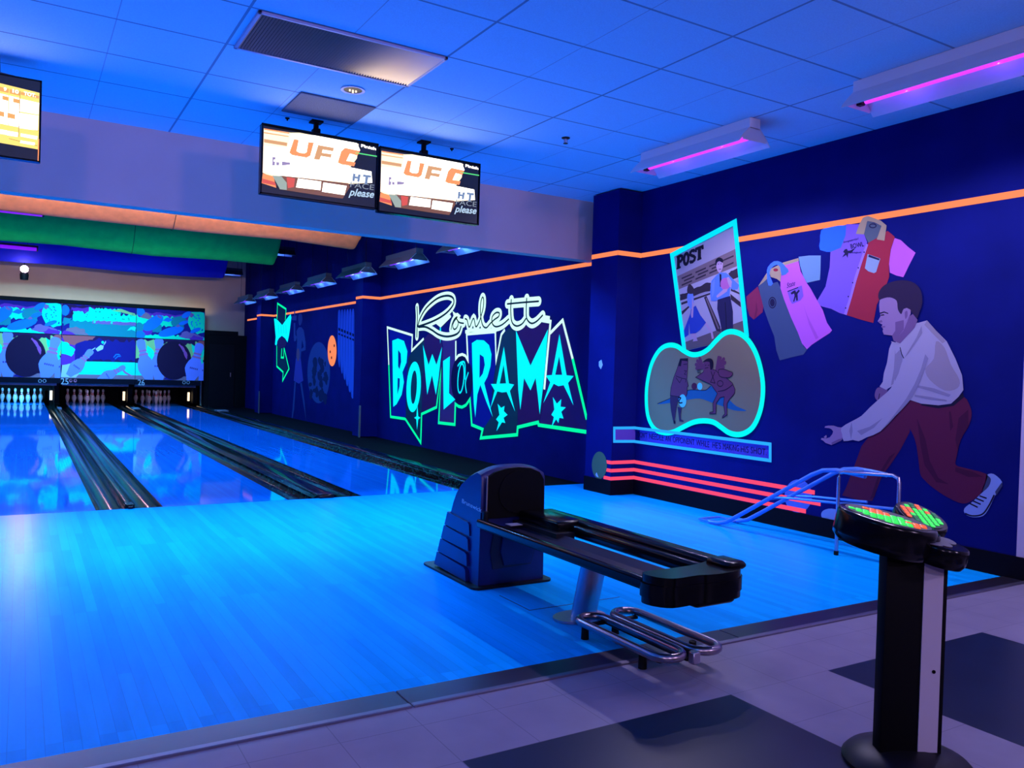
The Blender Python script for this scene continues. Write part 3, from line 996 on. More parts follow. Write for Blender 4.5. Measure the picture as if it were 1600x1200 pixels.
art('page', PP, [(G_GREY, [(72, 325), (590, 55), (695, 1012), (175, 1135)], 0), (G_BROWN, [(103, 500), (608, 262), (622, 410), (117, 610)], 1)]+bars
    + [(G_PALE, [(118, 610), (622, 410), (632, 520), (128, 720)], 1), (G_DK, wob([(124, 655), (190, 640), (240, 605), (290, 590), (340, 555), (390, 560), (392, 620), (250, 668), (128, 712)], 5, 61), 2),
       (G_DK, wob([(535, 480), (560, 455), (622, 430), (628, 510), (560, 530)], 4, 62), 2),
       (G_PALE, [(128, 720), (636, 545), (685, 880), (172, 1090)], 1), (G_DK, [(135, 725), (385, 640), (385, 655), (138, 745)], 2),
       (G_FLOOR, [(172, 1060), (440, 960), (685, 870), (692, 1012), (176, 1132)], 2),
       (G_DK, [(330, 680), (352, 668), (470, 930), (470, 975), (436, 965)], 2.5), (G_BROWN, [(345, 690), (352, 680), (462, 945), (450, 950)], 3),
       (G_DK, [(555, 650), (640, 720), (645, 765), (560, 700)], 2.5), (G_DK, [(560, 600), (632, 640), (634, 655), (560, 625)], 2.5),
       (G_DK, [(140, 800), (200, 752), (210, 760), (143, 830)], 2.5)], pm)
art('man_figure', PP, [(G_NAVY, [(448, 690), (555, 668), (578, 800), (580, 960), (530, 985), (485, 980), (465, 870), (444, 780)], 4),
    (G_INK, 'line', [(512, 720), (520, 850), (524, 975)], .008, 4.6),
    (G_BLUE, [(440, 490), (470, 468), (520, 470), (555, 500), (600, 545), (632, 575), (620, 612), (580, 618), (556, 600), (550, 668), (448, 700), (430, 712), (392, 708), (384, 640), (395, 540)], 5),
    (G_LBL, [(400, 560), (425, 520), (420, 640), (398, 690)], 5.5), (G_INK, [(465, 480), (481, 484), (482, 590), (468, 590)], 5.8),
    (G_SKIN, smooth_line([(434, 385), (448, 355), (490, 362), (492, 425), (470, 470), (446, 450)], True, 4), 6),
    (G_INK, smooth_line([(430, 400), (434, 362), (462, 340), (494, 356), (493, 385), (466, 372), (446, 384), (438, 410)], True, 4), 7),
    (G_INK, [(452, 396), (462, 394), (462, 399), (452, 401)], 7), (G_INK, [(474, 393), (485, 391), (485, 396), (474, 398)], 7), (G_INK, [(458, 440), (480, 436), (480, 441), (459, 445)], 7),
    (G_PINK, ell(515, 566, 42, 52, 26), 7), (G_SKIN, [(528, 512), (545, 506), (572, 545), (566, 600), (552, 590), (540, 560)], 8), (G_SKIN, [(440, 668), (500, 612), (536, 606), (530, 630), (480, 665), (446, 684)], 8)], pm)
art('woman_figure', PP, [(G_SKIN, [(225, 985), (262, 985), (270, 1030), (278, 1050), (236, 1056), (246, 1022), (190, 1056), (215, 1020)], 4), (G_SKIN, [(336, 905), (352, 895), (404, 970), (416, 1030), (398, 1036), (390, 985)], 4),
    (G_SKIRT, [(222, 775), (262, 750), (300, 830), (350, 895), (300, 955), (262, 985), (212, 990), (205, 900)], 5), (G_SKIRT, [(222, 800), (205, 900), (200, 1000), (165, 1025), (160, 965)], 4.5),
    (G_LBL, smooth_line([(190, 665), (212, 640), (240, 652), (246, 730), (228, 782), (196, 740)], True, 4), 6), (G_SKIN, [(232, 665), (246, 740), (240, 850), (228, 856), (222, 828), (232, 750)], 7),
    (G_DK, smooth_line([(192, 640), (194, 590), (212, 566), (238, 590), (252, 622), (232, 650)], True, 4), 7)], pm)
post = []
def pq(u, v): return (97+221*u-9*v*0, 440-95*u-(105+0*u)*v)
def pl_(pts, w): post.append((G_INK, 'line', [pq(u, v) for u, v in pts], w, 3+.05*len(post)))
pl_([(.07, 0), (.07, 1)], .042); pl_([(0, .03), (.16, .03)], .02); pl_([(0, .97), (.13, .97)], .02)
pl_([(.07, .95), (.16, .95), (.215, .86), (.215, .60), (.16, .50), (.07, .50)], .030)
post.append((G_INK, 'loop', [pq(.375+.085*math.cos(2*PI*i/20), .5+.43*math.sin(2*PI*i/20)) for i in range(20)], .034, 4))
pl_([(.70, .80), (.66, .93), (.59, .96), (.53, .88), (.53, .68), (.60, .55), (.67, .44), (.71, .30), (.69, .12), (.62, .04), (.55, .07), (.52, .22)], .030)
pl_([(.88, 0), (.88, .97)], .044); pl_([(.80, .03), (.96, .03)], .02); pl_([(.745, .70), (.755, .95), (1.0, .95), (1.01, .70)], .028)
art('heading', PP, post, pm)
art('frame', PP, [(NE_AQUA, 'line', [(168, 1135), (62, 320), (597, 40), (700, 1020)], .052, 9)], pm)

# ------------------------------------------------------------------ cartoon on the wall
PC = Plane(0, XW, (920, 500, .25)); PD = Plane(0, XW, (1030, 550, .1083))
cm = thing('cartoon_mural', 'mustard cartoon panel of two bowlers inside a wavy glowing turquoise border', 'mural')
blob = smooth_line([(605, 195), (560, 165), (515, 157), (470, 172), (430, 215), (395, 290), (372, 400), (367, 500), (375, 590), (397, 650), (432, 690), (490, 706), (540, 698), (600, 668), (660, 640), (720, 630), (785, 638), (835, 670), (880, 702), (930, 716), (980, 708), (1028, 675), (1063, 615), (1088, 530), (1097, 420), (1083, 310), (1053, 210), (1010, 135), (960, 90), (900, 73), (850, 88), (802, 132), (752, 185), (700, 213), (650, 216)], True, 4)
C_MUS = paint('cartoon_mustard', (.21, .17, .11)); C_SK = paint('cartoon_rust', (.13, .035, .085)); C_LINE = paint('cartoon_ink', (.012, .006, .02))
C_TEAL = paint('cartoon_teal', (.015, .10, .23)); C_DK = paint('cartoon_dark_trousers', (.05, .02, .06)); C_MAR = paint('cartoon_maroon_ball', (.08, .012, .04))
C_BL = neon('fluorescent_ball_blue', (.04, .35, 1.0), .85)
art('panel', PC, [(C_MUS, blob, 12)], cm)
art('border', PC, [(NE_TURQ, 'loop', blob, .050, 13)], cm)
art('table', PD, [(C_TEAL, smooth_line([(-10, 748), (80, 705), (170, 672), (300, 600), (420, 560), (520, 545), (640, 553), (700, 545), (762, 490), (830, 550), (860, 580), (960, 650), (1040, 700), (1130, 780), (1270, 840), (1240, 853), (1100, 842), (950, 790), (780, 730), (600, 672), (430, 690), (300, 715), (170, 735), (60, 750)], True, 3), 13),
    (C_LINE, 'line', smooth_line([(-10, 748), (170, 672), (420, 560), (520, 545), (640, 553), (700, 545), (762, 490)]), .006, 14)], cm)
art('small_balls', PD, [(C_MAR, ell(525, 495, 40, 50), 14), (C_BL, ell(605, 496, 36, 52), 14)], cm)
fa = [(325, 100), (435, 95), (432, 250), (420, 400), (442, 490), (424, 510), (424, 600), (405, 640), (290, 645), (180, 625), (190, 520), (230, 370), (280, 240), (305, 160)]
art('standing_man', PD, [(C_SK, fa, 15), (C_LINE, 'loop', fa, .006, 15.6), (C_DK, [(180, 628), (285, 648), (292, 700), (272, 800), (262, 870), (244, 990), (220, 985), (192, 850), (178, 720)], 16), (C_DK, [(285, 790), (348, 805), (332, 900), (334, 972), (376, 990), (370, 1006), (312, 1000), (300, 900)], 16),
    (C_LINE, [(224, 985), (252, 990), (258, 1030), (232, 1036)], 16), (C_LINE, [(325, 95), (437, 92), (436, 136), (348, 125), (335, 205), (300, 205), (306, 160)], 16),
    (C_LINE, 'line', [(258, 345), (350, 380), (318, 445), (262, 370)], .006, 16), (C_LINE, 'line', [(352, 380), (410, 390), (400, 440)], .006, 16), (C_LINE, 'line', [(370, 180), (425, 175)], .006, 16), (C_LINE, 'line', [(380, 270), (415, 275), (385, 320), (412, 330)], .006, 16),
    (C_BL, ell(360, 705, 54, 94), 17), (C_LINE, 'line', smooth_line([(296, 660), (335, 662), (310, 705), (320, 735), (360, 730)]), .014, 18)], cm)
fb = [(665, 260), (760, 250), (830, 260), (900, 320), (1000, 380), (1080, 450), (1117, 540), (1110, 600), (1040, 680), (1002, 740), (1000, 890), (1003, 908), (932, 952), (936, 930), (970, 890), (950, 760), (962, 645), (900, 660), (845, 740), (840, 893), (750, 892), (752, 870), (800, 862), (796, 740), (862, 600), (770, 470), (670, 425), (548, 365), (660, 290)]
arm = smooth_line([(880, 260), (960, 250), (1020, 272), (1080, 300), (1072, 345), (1010, 372), (900, 352)], True, 3)
hands = []
for base, tips in (((655, 225), [(605, 92), (572, 130), (552, 182), (560, 235)]), ((850, 260), [(905, 88), (952, 102), (970, 155), (948, 225), (880, 80)])):
    for tp in tips:
        hands.append((C_SK, 'brush', [base, tp], .034, 15+.05*len(hands)))
for k in range(4):
    hands.append((C_LINE, 'line', [(565+k*3, 262+k*14), (620, 250+k*18)], .004, 15.2))
art('teasing_man', PD, hands+[(C_SK, fb, 16), (C_LINE, 'loop', fb, .006, 16.5), (C_SK, arm, 17), (C_LINE, 'loop', arm, .006, 17.5),
    (C_SK, smooth_line([(660, 165), (700, 122), (785, 118), (800, 240), (745, 285), (690, 300), (664, 262)], True, 3), 17.2), (C_LINE, smooth_line([(648, 152), (700, 105), (760, 93), (802, 130), (802, 220), (770, 262), (756, 200), (750, 148), (700, 140)], True, 3), 18),
    (C_LINE, 'line', [(685, 195), (705, 190)], .006, 18), (C_LINE, 'line', [(725, 195), (748, 190)], .006, 18), (C_LINE, 'line', [(682, 235), (735, 225)], .006, 18),
    (C_LINE, 'loop', ell(905, 455, 42, 42, 18), .006, 18), (C_LINE, 'line', smooth_line([(870, 570), (980, 545), (1085, 470)]), .006, 18), (C_LINE, 'line', [(770, 280), (830, 450), (765, 435), (830, 285)], .006, 18)], cm)

# ------------------------------------------------------------------ slogan banner, wraps from the pillar onto the wall
bn = thing('slogan_banner', 'long purple painted banner reading Dont needle an opponent while hes making his shot', 'sign')
B_PUR = paint('banner_violet', (.085, .045, .42)); B_LAV = paint('banner_lavender', (.17, .07, .42)); B_INK = paint('banner_ink', (.008, .006, .05))
PF = Plane(1, P1[0])
art('panel', PW, [(B_PUR, [(1000, 668), (1206, 694), (1206, 720), (1000, 691)], 0)], bn)
art('panel', PF, [(B_LAV, [(960, 668), (1003, 668), (1003, 690), (960, 690)], 0)], bn)
art('border', PW, [(NE_SKY, 'line', [(992.5, 668.4), (1205.5, 694), (1205.5, 719.5), (992.5, 689.6)], .029, 14)], bn)
art('border', PF, [(NE_SKY, 'line', [(999, 668.4), (959.5, 668.8), (959.5, 689.6), (999, 689.6)], .029, 1)], bn)
PB = Plane(0, XW, (980, 660, .15))
for w_, a, b_, ya, yb, h in (("DON'T", 112, 212, 152, 166, 56), ('NEEDLE', 232, 382, 170, 190, 58), ('AN', 400, 455, 194, 201, 54), ('OPPONENT', 478, 705, 205, 236, 58), ('WHiLE', 722, 858, 238, 260, 60),
                             ("HE'S", 892, 978, 264, 276, 64), ('MAKiNG', 1000, 1168, 280, 302, 64), ('HiS', 1186, 1268, 306, 317, 64), ('SHOT.', 1290, 1455, 320, 343, 66)):
    text_on('lettering', w_, PB, (a, ya), (b_, yb), (a, ya-h), B_INK, bn, 2, bold=-.006)

# ------------------------------------------------------------------ two painted shirts
PT = Plane(0, XW, (1130, 320, .21666))
T_MAR = paint('shirt_maroon', (.21, .022, .075)); T_GRN = paint('shirt_spruce', (.045, .075, .16)); T_TAN = paint('shirt_tan', (.34, .26, .17)); T_PINK = paint('shirt_pink', (.46, .10, .56))
T_GB = paint('shirt_grey_blue', (.13, .25, .42)); T_BLUE = paint('shirt_sky', (.05, .16, .78)); T_PUR = paint('shirt_violet', (.17, .09, .52)); T_RED = paint('shirt_red', (.29, .018, .045))
T_BLU2 = paint('shirt_bright_blue', (.02, .13, .85)); T_INK = paint('shirt_print_ink', (.012, .010, .05)); T_GR2 = paint('shirt_slate', (.075, .10, .14)); T_LG = paint('shirt_pocket_grey', (.22, .30, .44)); T_LIL = paint('shirt_lilac', (.28, .16, .60))
s1 = thing('painted_shirt', 'painted bowling shirt with grey green left half, pink right half and maroon sleeve', 'mural', group='painted shirts')
art('sleeve', PT, [(T_MAR, [(168, 662), (250, 590), (266, 640), (292, 720), (285, 775), (222, 828), (190, 800), (172, 740)], 0), (paint('shirt_fold', (.15, .015, .06)), [(222, 828), (235, 760), (240, 690), (250, 760), (240, 812)], .6)], s1)
art('sleeve', PT, [(T_GB, [(545, 375), (620, 366), (705, 366), (703, 470), (698, 542), (650, 552), (605, 563), (580, 520), (556, 440)], 0)], s1)
art('shirt_front', PT, [(T_GRN, [(255, 588), (300, 545), (332, 520), (345, 570), (395, 555), (415, 600), (450, 700), (500, 820), (550, 930), (580, 1020), (606, 1045), (580, 1080), (500, 1098), (410, 1122), (385, 1050), (370, 950), (330, 850), (295, 750), (270, 650)], 1)], s1)
art('shirt_front', PT, [(T_PINK, [(415, 555), (428, 440), (545, 405), (560, 480), (605, 565), (630, 600), (680, 690), (720, 760), (750, 850), (787, 905), (770, 925), (700, 970), (640, 1010), (606, 1042), (570, 1000), (540, 920), (490, 810), (440, 680), (415, 600)], 1.2),
    (paint('shirt_pink_fold', (.36, .075, .46)), [(580, 720), (610, 800), (660, 900), (690, 960), (670, 970), (620, 860)], 1.8)], s1)
art('yoke', PT, [(T_TAN, [(254, 588), (316, 493), (328, 500), (332, 522), (292, 560)], 2), (T_TAN, [(430, 418), (545, 384), (548, 406), (430, 442)], 2)], s1)
art('collar_lining', PT, [(T_TAN, [(328, 470), (400, 436), (424, 460), (416, 556), (390, 535), (345, 520)], 2.4), (T_RED, ell(382, 470, 18, 12, 10), 2.8)], s1)
art('collar', PT, [(T_BLUE, smooth_line([(318, 505), (325, 450), (370, 407), (420, 414), (452, 445), (476, 482), (426, 512), (414, 452), (388, 432), (348, 460), (338, 510), (362, 568), (330, 582)], True, 2), 3)], s1)
art('badge', PT, [(T_INK, ell(358, 706, 28, 42, 20), 3), (T_GRN, 'loop', ell(358, 706, 20, 31, 18), .006, 3.5)], s1)
art('pocket', PT, [(T_PUR, [(465, 622), (570, 582), (581, 658), (560, 690), (500, 716), (485, 690)], 3), (T_INK, [(508, 622), (522, 615), (530, 632), (548, 612), (556, 622), (540, 642), (542, 690), (530, 692), (528, 664), (516, 700), (508, 698), (518, 656), (515, 640), (496, 648), (490, 636)], 3.6),
    (T_INK, 'line', [(468, 626), (545, 596)], .008, 3.6)], s1)
text_on('lettering', 'State', PT, (463, 602), (524, 580), (460, 566), T_INK, s1, 3.6, shear=.3)
s2 = thing('painted_shirt', 'painted bowling shirt with violet left half, red right half and blue and pink sleeves', 'mural', group='painted shirts')
art('sleeve', PT, [(T_BLU2, smooth_line([(708, 185), (760, 165), (888, 148), (886, 220), (856, 305), (800, 340), (700, 326), (700, 260)], True, 2), 0)], s2)
art('sleeve', PT, [(T_PINK, [(1238, 240), (1282, 255), (1330, 300), (1388, 346), (1340, 440), (1300, 522), (1250, 510), (1204, 490), (1197, 420), (1212, 320)], 0)], s2)
art('shirt_front', PT, [(T_PUR, [(890, 140), (990, 140), (1040, 270), (1000, 400), (960, 520), (920, 680), (880, 792), (840, 780), (780, 750), (720, 735), (668, 712), (740, 590), (770, 450), (776, 340), (850, 310), (885, 220)], 1)], s2)
art('shirt_front', PT, [(T_RED, [(1048, 272), (1100, 240), (1188, 188), (1240, 232), (1210, 320), (1197, 440), (1200, 520), (1170, 600), (1110, 720), (1085, 852), (1000, 830), (890, 795), (925, 680), (960, 550), (1000, 420)], 1.2)], s2)
art('placket', PT, [(T_LIL, [(1035, 280), (1048, 288), (1002, 420), (962, 550), (927, 680), (892, 796), (873, 788), (915, 660), (950, 520), (998, 380)], 2)]+[(T_INK, ell(x, y, 5, 6, 8), 2.6) for x, y in ((1019, 342), (977, 455), (937, 562), (905, 662), (886, 745))], s2)
art('collar_lining', PT, [(T_GR2, [(1018, 212), (1042, 115), (1145, 150), (1112, 238), (1050, 274)], 2), (T_INK, 'loop', ell(1082, 152, 24, 14, 12), .008, 2.6)], s2)
art('collar', PT, [(T_TAN, [(960, 210), (985, 140), (1010, 95), (1045, 80), (1140, 115), (1182, 150), (1166, 260), (1110, 250), (1145, 152), (1095, 128), (1042, 116), (1018, 214)], 3)], s2)
art('pocket', PT, [(T_LG, [(1045, 355), (1136, 388), (1106, 485), (1090, 493), (1050, 480), (1025, 458)], 3), (T_INK, [(1054, 360), (1132, 390), (1128, 402), (1050, 376)], 3.6)], s2)
art('print', PT, [(T_INK, [(880, 322), (896, 318), (902, 332), (920, 330), (960, 308), (930, 345), (905, 350), (900, 385), (890, 362), (860, 380), (880, 350), (868, 340)], 3)], s2)
text_on('lettering', 'Imperial', PT, (872, 282), (985, 256), (866, 262), T_INK, s2, 3, shear=.3)
text_on('lettering', 'BOWL', PT, (925, 318), (1020, 300), (918, 284), T_INK, s2, 3, bold=.02)
text_on('lettering', 'League', PT, (918, 356), (1000, 352), (918, 338), T_INK, s2, 3)

# ------------------------------------------------------------------ the painted bowler
PBW = Plane(0, XW, (1200, 420, 1/3))
bw = thing('bowler_mural', 'large mural of a man in cream shirt and maroon trousers bending to release', 'mural')
H_HAIR = paint('mural_hair', (.022, .012, .045)); H_SKIN = paint('mural_skin', (.26, .16, .32)); H_SKD = paint('mural_skin_deep', (.15, .08, .20)); H_SH = paint('mural_cream_shirt', (.33, .29, .42)); H_SH2 = paint('mural_shirt_folds', (.22, .19, .30)); H_SH3 = paint('mural_shirt_stain', (.265, .215, .29))
H_TR = paint('mural_maroon_cloth', (.095, .010, .045)); H_TR2 = paint('mural_maroon_folds', (.055, .006, .035)); H_SHOE = paint('mural_white_shoe', (.22, .30, .62)); H_SOCK = paint('mural_sock', (.04, .05, .12)); H_INK = paint('mural_ink', (.010, .007, .03))
art('trouser_leg', PBW, [(H_TR, [(640, 640), (668, 700), (665, 765), (620, 850), (570, 925), (535, 970), (505, 1050), (490, 1088), (420, 1082), (348, 1062), (365, 1030), (400, 940), (440, 830), (475, 785), (530, 755), (600, 690)], 0), (H_TR2, [(600, 860), (560, 920), (520, 990), (500, 1070), (480, 1080), (520, 960), (570, 880)], .6)], bw)
leg = smooth_line([(655, 612), (720, 635), (800, 648), (860, 640), (918, 600), (950, 650), (955, 690), (940, 740), (905, 800), (885, 880), (882, 920), (930, 935), (1025, 962), (1022, 1000), (1000, 1050), (960, 1085), (915, 1100), (850, 1075), (780, 1030), (735, 990), (715, 960), (705, 880), (690, 800), (660, 740), (615, 680)], True, 3)
art('trouser_leg', PBW, [(H_TR, leg, 1), (H_TR2, [(850, 670), (858, 668), (870, 740), (856, 760)], 1.6), (H_TR2, [(700, 700), (740, 800), (760, 900), (800, 980), (850, 1010), (790, 1000), (735, 920), (715, 820)], 1.6), (H_TR2, [(880, 930), (960, 950), (1010, 975), (940, 975), (880, 950)], 1.6),
    (H_TR2, [(895, 700), (940, 660), (942, 735), (905, 795), (890, 850), (880, 800)], 1.5)], bw)
art('belt', PBW, [(H_INK, [(720, 630), (800, 642), (860, 636), (916, 580), (920, 602), (872, 642), (800, 654), (720, 640)], 1.8)], bw)
art('shoe', PBW, [(H_SOCK, [(1025, 962), (1050, 975), (1042, 1015), (1012, 1050), (1005, 1030), (1020, 1000)], 1), (H_SHOE, smooth_line([(1030, 965), (1060, 962), (1099, 1000), (1085, 1040), (1064, 1066), (1040, 1118), (1010, 1158), (960, 1164), (925, 1148), (923, 1122), (960, 1092), (1002, 1052), (1036, 1020), (1046, 985)], True, 3), 1.6),
    (H_INK, 'line', smooth_line([(925, 1146), (960, 1158), (1006, 1150), (1036, 1112), (1062, 1060)]), .010, 2.1)]+[(H_INK, 'line', [(948+i*15, 1100-i*12), (985+i*14, 1118-i*14)], .010, 2.1) for i in range(4)]+[(H_SOCK, [(1066, 1045), (1098, 1000), (1100, 1018), (1072, 1062)], 2.1)], bw)
art('shoe', PBW, [(H_SHOE, smooth_line([(250, 1152), (262, 1132), (300, 1124), (370, 1140), (412, 1158), (380, 1180), (300, 1184), (262, 1176)], True, 3), 0), (H_SOCK, [(350, 1090), (420, 1092), (470, 1110), (440, 1130), (380, 1128)], .5)], bw)
art('far_hand', PBW, [(H_SKD, smooth_line([(520, 556), (560, 560), (555, 585), (535, 600), (528, 618), (512, 616), (502, 598), (506, 572)], True, 3), 2), (H_INK, 'line', [(520, 612), (525, 585)], .006, 2.6)], bw)
art('far_sleeve', PBW, [(H_SH, [(582, 345), (570, 375), (560, 440), (545, 490), (540, 530), (525, 552), (555, 567), (592, 545), (610, 480), (620, 400), (602, 350)], 2.6), (H_SH2, [(598, 380), (606, 460), (590, 540), (578, 548), (592, 470)], 3.1)], bw)
art('shirt_body', PBW, [(H_SH, [(600, 345), (690, 258), (748, 242), (790, 290), (840, 340), (880, 420), (912, 500), (918, 568), (895, 600), (860, 632), (800, 640), (720, 632), (660, 612), (690, 575), (600, 560), (590, 500), (600, 400)], 3),
    (H_SH2, [(600, 400), (640, 360), (630, 450), (600, 540), (592, 500)], 3.5), (H_SH3, smooth_line([(790, 340), (830, 370), (860, 450), (900, 520), (890, 560), (830, 570), (760, 520), (740, 470), (780, 420)], True, 3), 3.5), (H_SH2, [(700, 545), (780, 560), (860, 590), (850, 600), (770, 575), (700, 556)], 3.9), (H_SH2, [(690, 590), (760, 600), (840, 615), (840, 622), (760, 612), (690, 600)], 3.9),
    (H_SH3, [(748, 242), (790, 290), (835, 340), (820, 350), (770, 300), (735, 262)], 3.7)], bw)
art('near_sleeve', PBW, [(H_SH, smooth_line([(640, 412), (690, 372), (745, 385), (755, 420), (730, 490), (700, 565), (662, 625), (600, 690), (530, 762), (465, 790), (428, 808), (400, 802), (358, 808), (350, 775), (346, 745), (395, 715), (440, 690), (480, 650), (535, 600), (578, 560), (615, 490)], True, 2), 4.4),
    (H_SH2, [(755, 420), (730, 490), (700, 565), (662, 625), (600, 690), (530, 762), (590, 690), (650, 610), (690, 540), (720, 470), (740, 400)], 4.9), (H_SH2, [(420, 760), (480, 740), (540, 700), (500, 745), (440, 780)], 4.9), (H_SH2, [(395, 718), (400, 760), (392, 800), (384, 760)], 4.8)], bw)
art('collar', PBW, [(H_SH, [(580, 340), (600, 345), (622, 366), (692, 276), (702, 252), (722, 266), (700, 320), (640, 420), (624, 382), (604, 352), (585, 350)], 5), (H_INK, 'line', [(622, 368), (630, 400), (640, 420)], .006, 5.4), (H_SH2, [(700, 320), (722, 268), (726, 300), (660, 400), (642, 418)], 5.2)], bw)
art('neck', PBW, [(H_SKD, [(640, 240), (682, 212), (704, 240), (690, 276), (622, 350), (592, 338), (584, 312), (610, 290)], 4.6)], bw)
art('face', PBW, [(H_SKIN, [(527, 145), (570, 130), (610, 140), (640, 180), (672, 190), (672, 210), (655, 250), (638, 290), (618, 312), (585, 313), (546, 308), (540, 292), (543, 282), (534, 272), (540, 262), (528, 256), (517, 246), (524, 234), (531, 222), (526, 200), (524, 170)], 5.2),
    (H_SKD, [(600, 250), (640, 240), (640, 285), (618, 312), (585, 313), (600, 290)], 5.5), (H_INK, [(527, 206), (548, 200), (568, 208), (566, 212), (548, 206), (530, 212)], 5.8), (H_INK, [(530, 216), (546, 213), (550, 218), (534, 221)], 5.8), (H_SKD, [(536, 270), (553, 268), (552, 275), (538, 276)], 5.8), (H_SKD, [(520, 246), (536, 240), (540, 250), (528, 254)], 5.7)], bw)
art('ear', PBW, [(H_SKIN, smooth_line([(638, 196), (655, 184), (668, 200), (662, 232), (646, 249), (636, 232)], True, 4), 6.6), (H_SKD, smooth_line([(645, 205), (656, 198), (658, 220), (648, 236)], True, 3), 6.9)], bw)
art('hair', PBW, [(H_HAIR, smooth_line([(520, 130), (525, 105), (548, 78), (590, 60), (640, 54), (690, 68), (720, 105), (726, 160), (712, 205), (702, 232), (684, 214), (668, 190), (640, 188), (628, 213), (612, 190), (606, 150), (574, 134), (540, 140), (526, 146)], True, 3), 6)], bw)
hand = [(355, 745), (352, 780), (348, 802), (325, 815), (300, 826), (272, 816), (262, 806), (250, 800), (254, 793), (275, 795), (292, 790), (304, 775), (308, 762), (300, 752), (290, 747), (268, 745), (270, 738), (285, 735), (310, 735), (330, 742)]
art('hand', PBW, [(H_SKIN, hand, 4), (H_SKIN, [(264, 788), (276, 779), (278, 790), (270, 795)], 4.2), (H_SKD, [(300, 815), (330, 800), (348, 795), (345, 806), (322, 816), (302, 824)], 4.3)], bw)

# ------------------------------------------------------------------ murals far down the right wall
PFm = Plane(0, XW, (400, 450, .19175))
ar = thing('arrow_sign', 'far wall sign, dark arrow outlined in green with cyan pins and a ball', 'sign')
art('arrow', PFm, [(K_GREEN, [(175, 125), (246, 172), (242, 290), (214, 305), (172, 255)], 0), (K_GREEN, [(168, 470), (228, 485), (272, 658), (218, 755), (220, 685), (170, 640)], 0)], ar)
art('arrow_outline', PFm, [(NE_GREEN, 'line', [(172, 255), (176, 126), (246, 172), (240, 262)], .05, 1), (NE_GREEN, 'line', [(170, 470), (170, 638), (222, 685), (218, 755), (270, 658), (230, 490), (226, 568), (206, 566), (212, 492)], .05, 1)], ar)
art('pin_crown', PFm, [(NE_CYAN, [(148, 250), (158, 248), (178, 262), (215, 302), (262, 238), (284, 212), (290, 240), (272, 380), (258, 444), (238, 410), (212, 390), (186, 412), (168, 468), (156, 462), (162, 400)], 2)]+[(paint('crown_lines', (.0, .2, .35)), 'line', [(x, 300), (x+4, 370)], .012, 3) for x in (185, 205, 225, 245)], ar)
art('ball', PFm, [(paint('far_plum_ball', (.09, .02, .10)), ell(212, 448, 38, 44), 3)], ar)
wt = thing('waitress_mural', 'faint far wall mural of a slim woman in a lavender skirt holding a tray', 'mural')
W_B = paint('mural_faded_blue', (.045, .07, .24)); W_L = paint('mural_faded_lavender', (.10, .06, .34)); W_O = paint('mural_faded_orange', (.30, .10, .16))
art('figure', PFm, [(W_B, smooth_line([(345, 250), (350, 215), (372, 212), (378, 260), (366, 300), (352, 300)], True, 3), 0), (W_B, [(330, 350), (350, 320), (372, 320), (390, 345), (405, 440), (405, 505), (372, 518), (368, 500), (390, 480), (376, 420), (365, 580), (328, 580), (336, 440)], .3), (W_B, [(312, 435), (325, 432), (334, 400), (322, 380), (321, 285), (308, 285), (308, 400)], .3),
    (W_B, [(292, 230), (332, 224), (330, 264), (294, 262)], .3), (W_B, [(312, 180), (320, 178), (320, 226), (312, 226)], .3), (W_B, [(315, 765), (326, 765), (312, 980), (300, 1060), (288, 1092), (300, 970)], .2), (W_B, [(360, 775), (374, 770), (396, 920), (410, 1090), (396, 1000)], .2)], wt)
art('skirt', PFm, [(W_L, [(326, 575), (366, 575), (386, 755), (350, 780), (308, 755)], 1)], wt)
art('pouch', PFm, [(W_O, ell(344, 545, 13, 52), 2)], wt)
rd = random.Random(3)
ov = thing('crowd_mural', 'faded blue oval mural of a crowd on the far part of the wall', 'mural')
blots = [(paint('mural_crowd_dark', (.012, .016, .08)), wob(ell(512+rd.uniform(-70, 70), 740+rd.uniform(-150, 170), rd.uniform(6, 20), rd.uniform(15, 50), 9), 4, 70+i, 1), 1+.02*i) for i in range(34)]
art('picture', PFm, [(W_B, ell(512, 690, 92, 250, 40), 0)]+blots, ov)
tag(art('painted_ball', PFm, [(NE_ORANGE, ell(622, 512, 36, 126, 30), 3)]+[(paint('ball_holes', (.05, .01, .01)), ell(x, y, 5, 13, 8), 4) for x, y in ((640, 470), (607, 520), (618, 568))]),
    'glowing orange painted ball with dark holes beside painted blue pins', 'mural')
pnm = thing('pins_mural', 'mural of a row of tall blue pins on the far wall beside the pillar', 'mural')
P_BL = paint('mural_pin_blue', (.06, .13, .58)); P_BD = paint('mural_pin_shadow_blue', (.03, .07, .36))
for i in range(6):
    x0 = 668+i*22.6; yb = 650+i*50
    art('painted_pin', PFm, [(P_BL, smooth_line([(x0+2, 200), (x0+11, 178-i*2), (x0+20, 195), (x0+22, 330), (x0+21, 480), (x0+19, yb-60), (x0+13-i, yb), (x0+2-i*1.4, yb-60), (x0-2, 480), (x0, 330)], True, 3), .3*i),
        (P_BD, [(x0+16, 200), (x0+21, 330), (x0+20, 480), (x0+16, yb-70), (x0+15, 400)], .3*i+.12), (K_INK, [(x0+4, 322+i*9), (x0+20, 330+i*9), (x0+20, 352+i*9), (x0+4, 346+i*9)], .3*i+.16), (K_INK, [(x0+4, 364+i*9), (x0+20, 372+i*9), (x0+20, 388+i*9), (x0+4, 380+i*9)], .3*i+.16)], pnm)

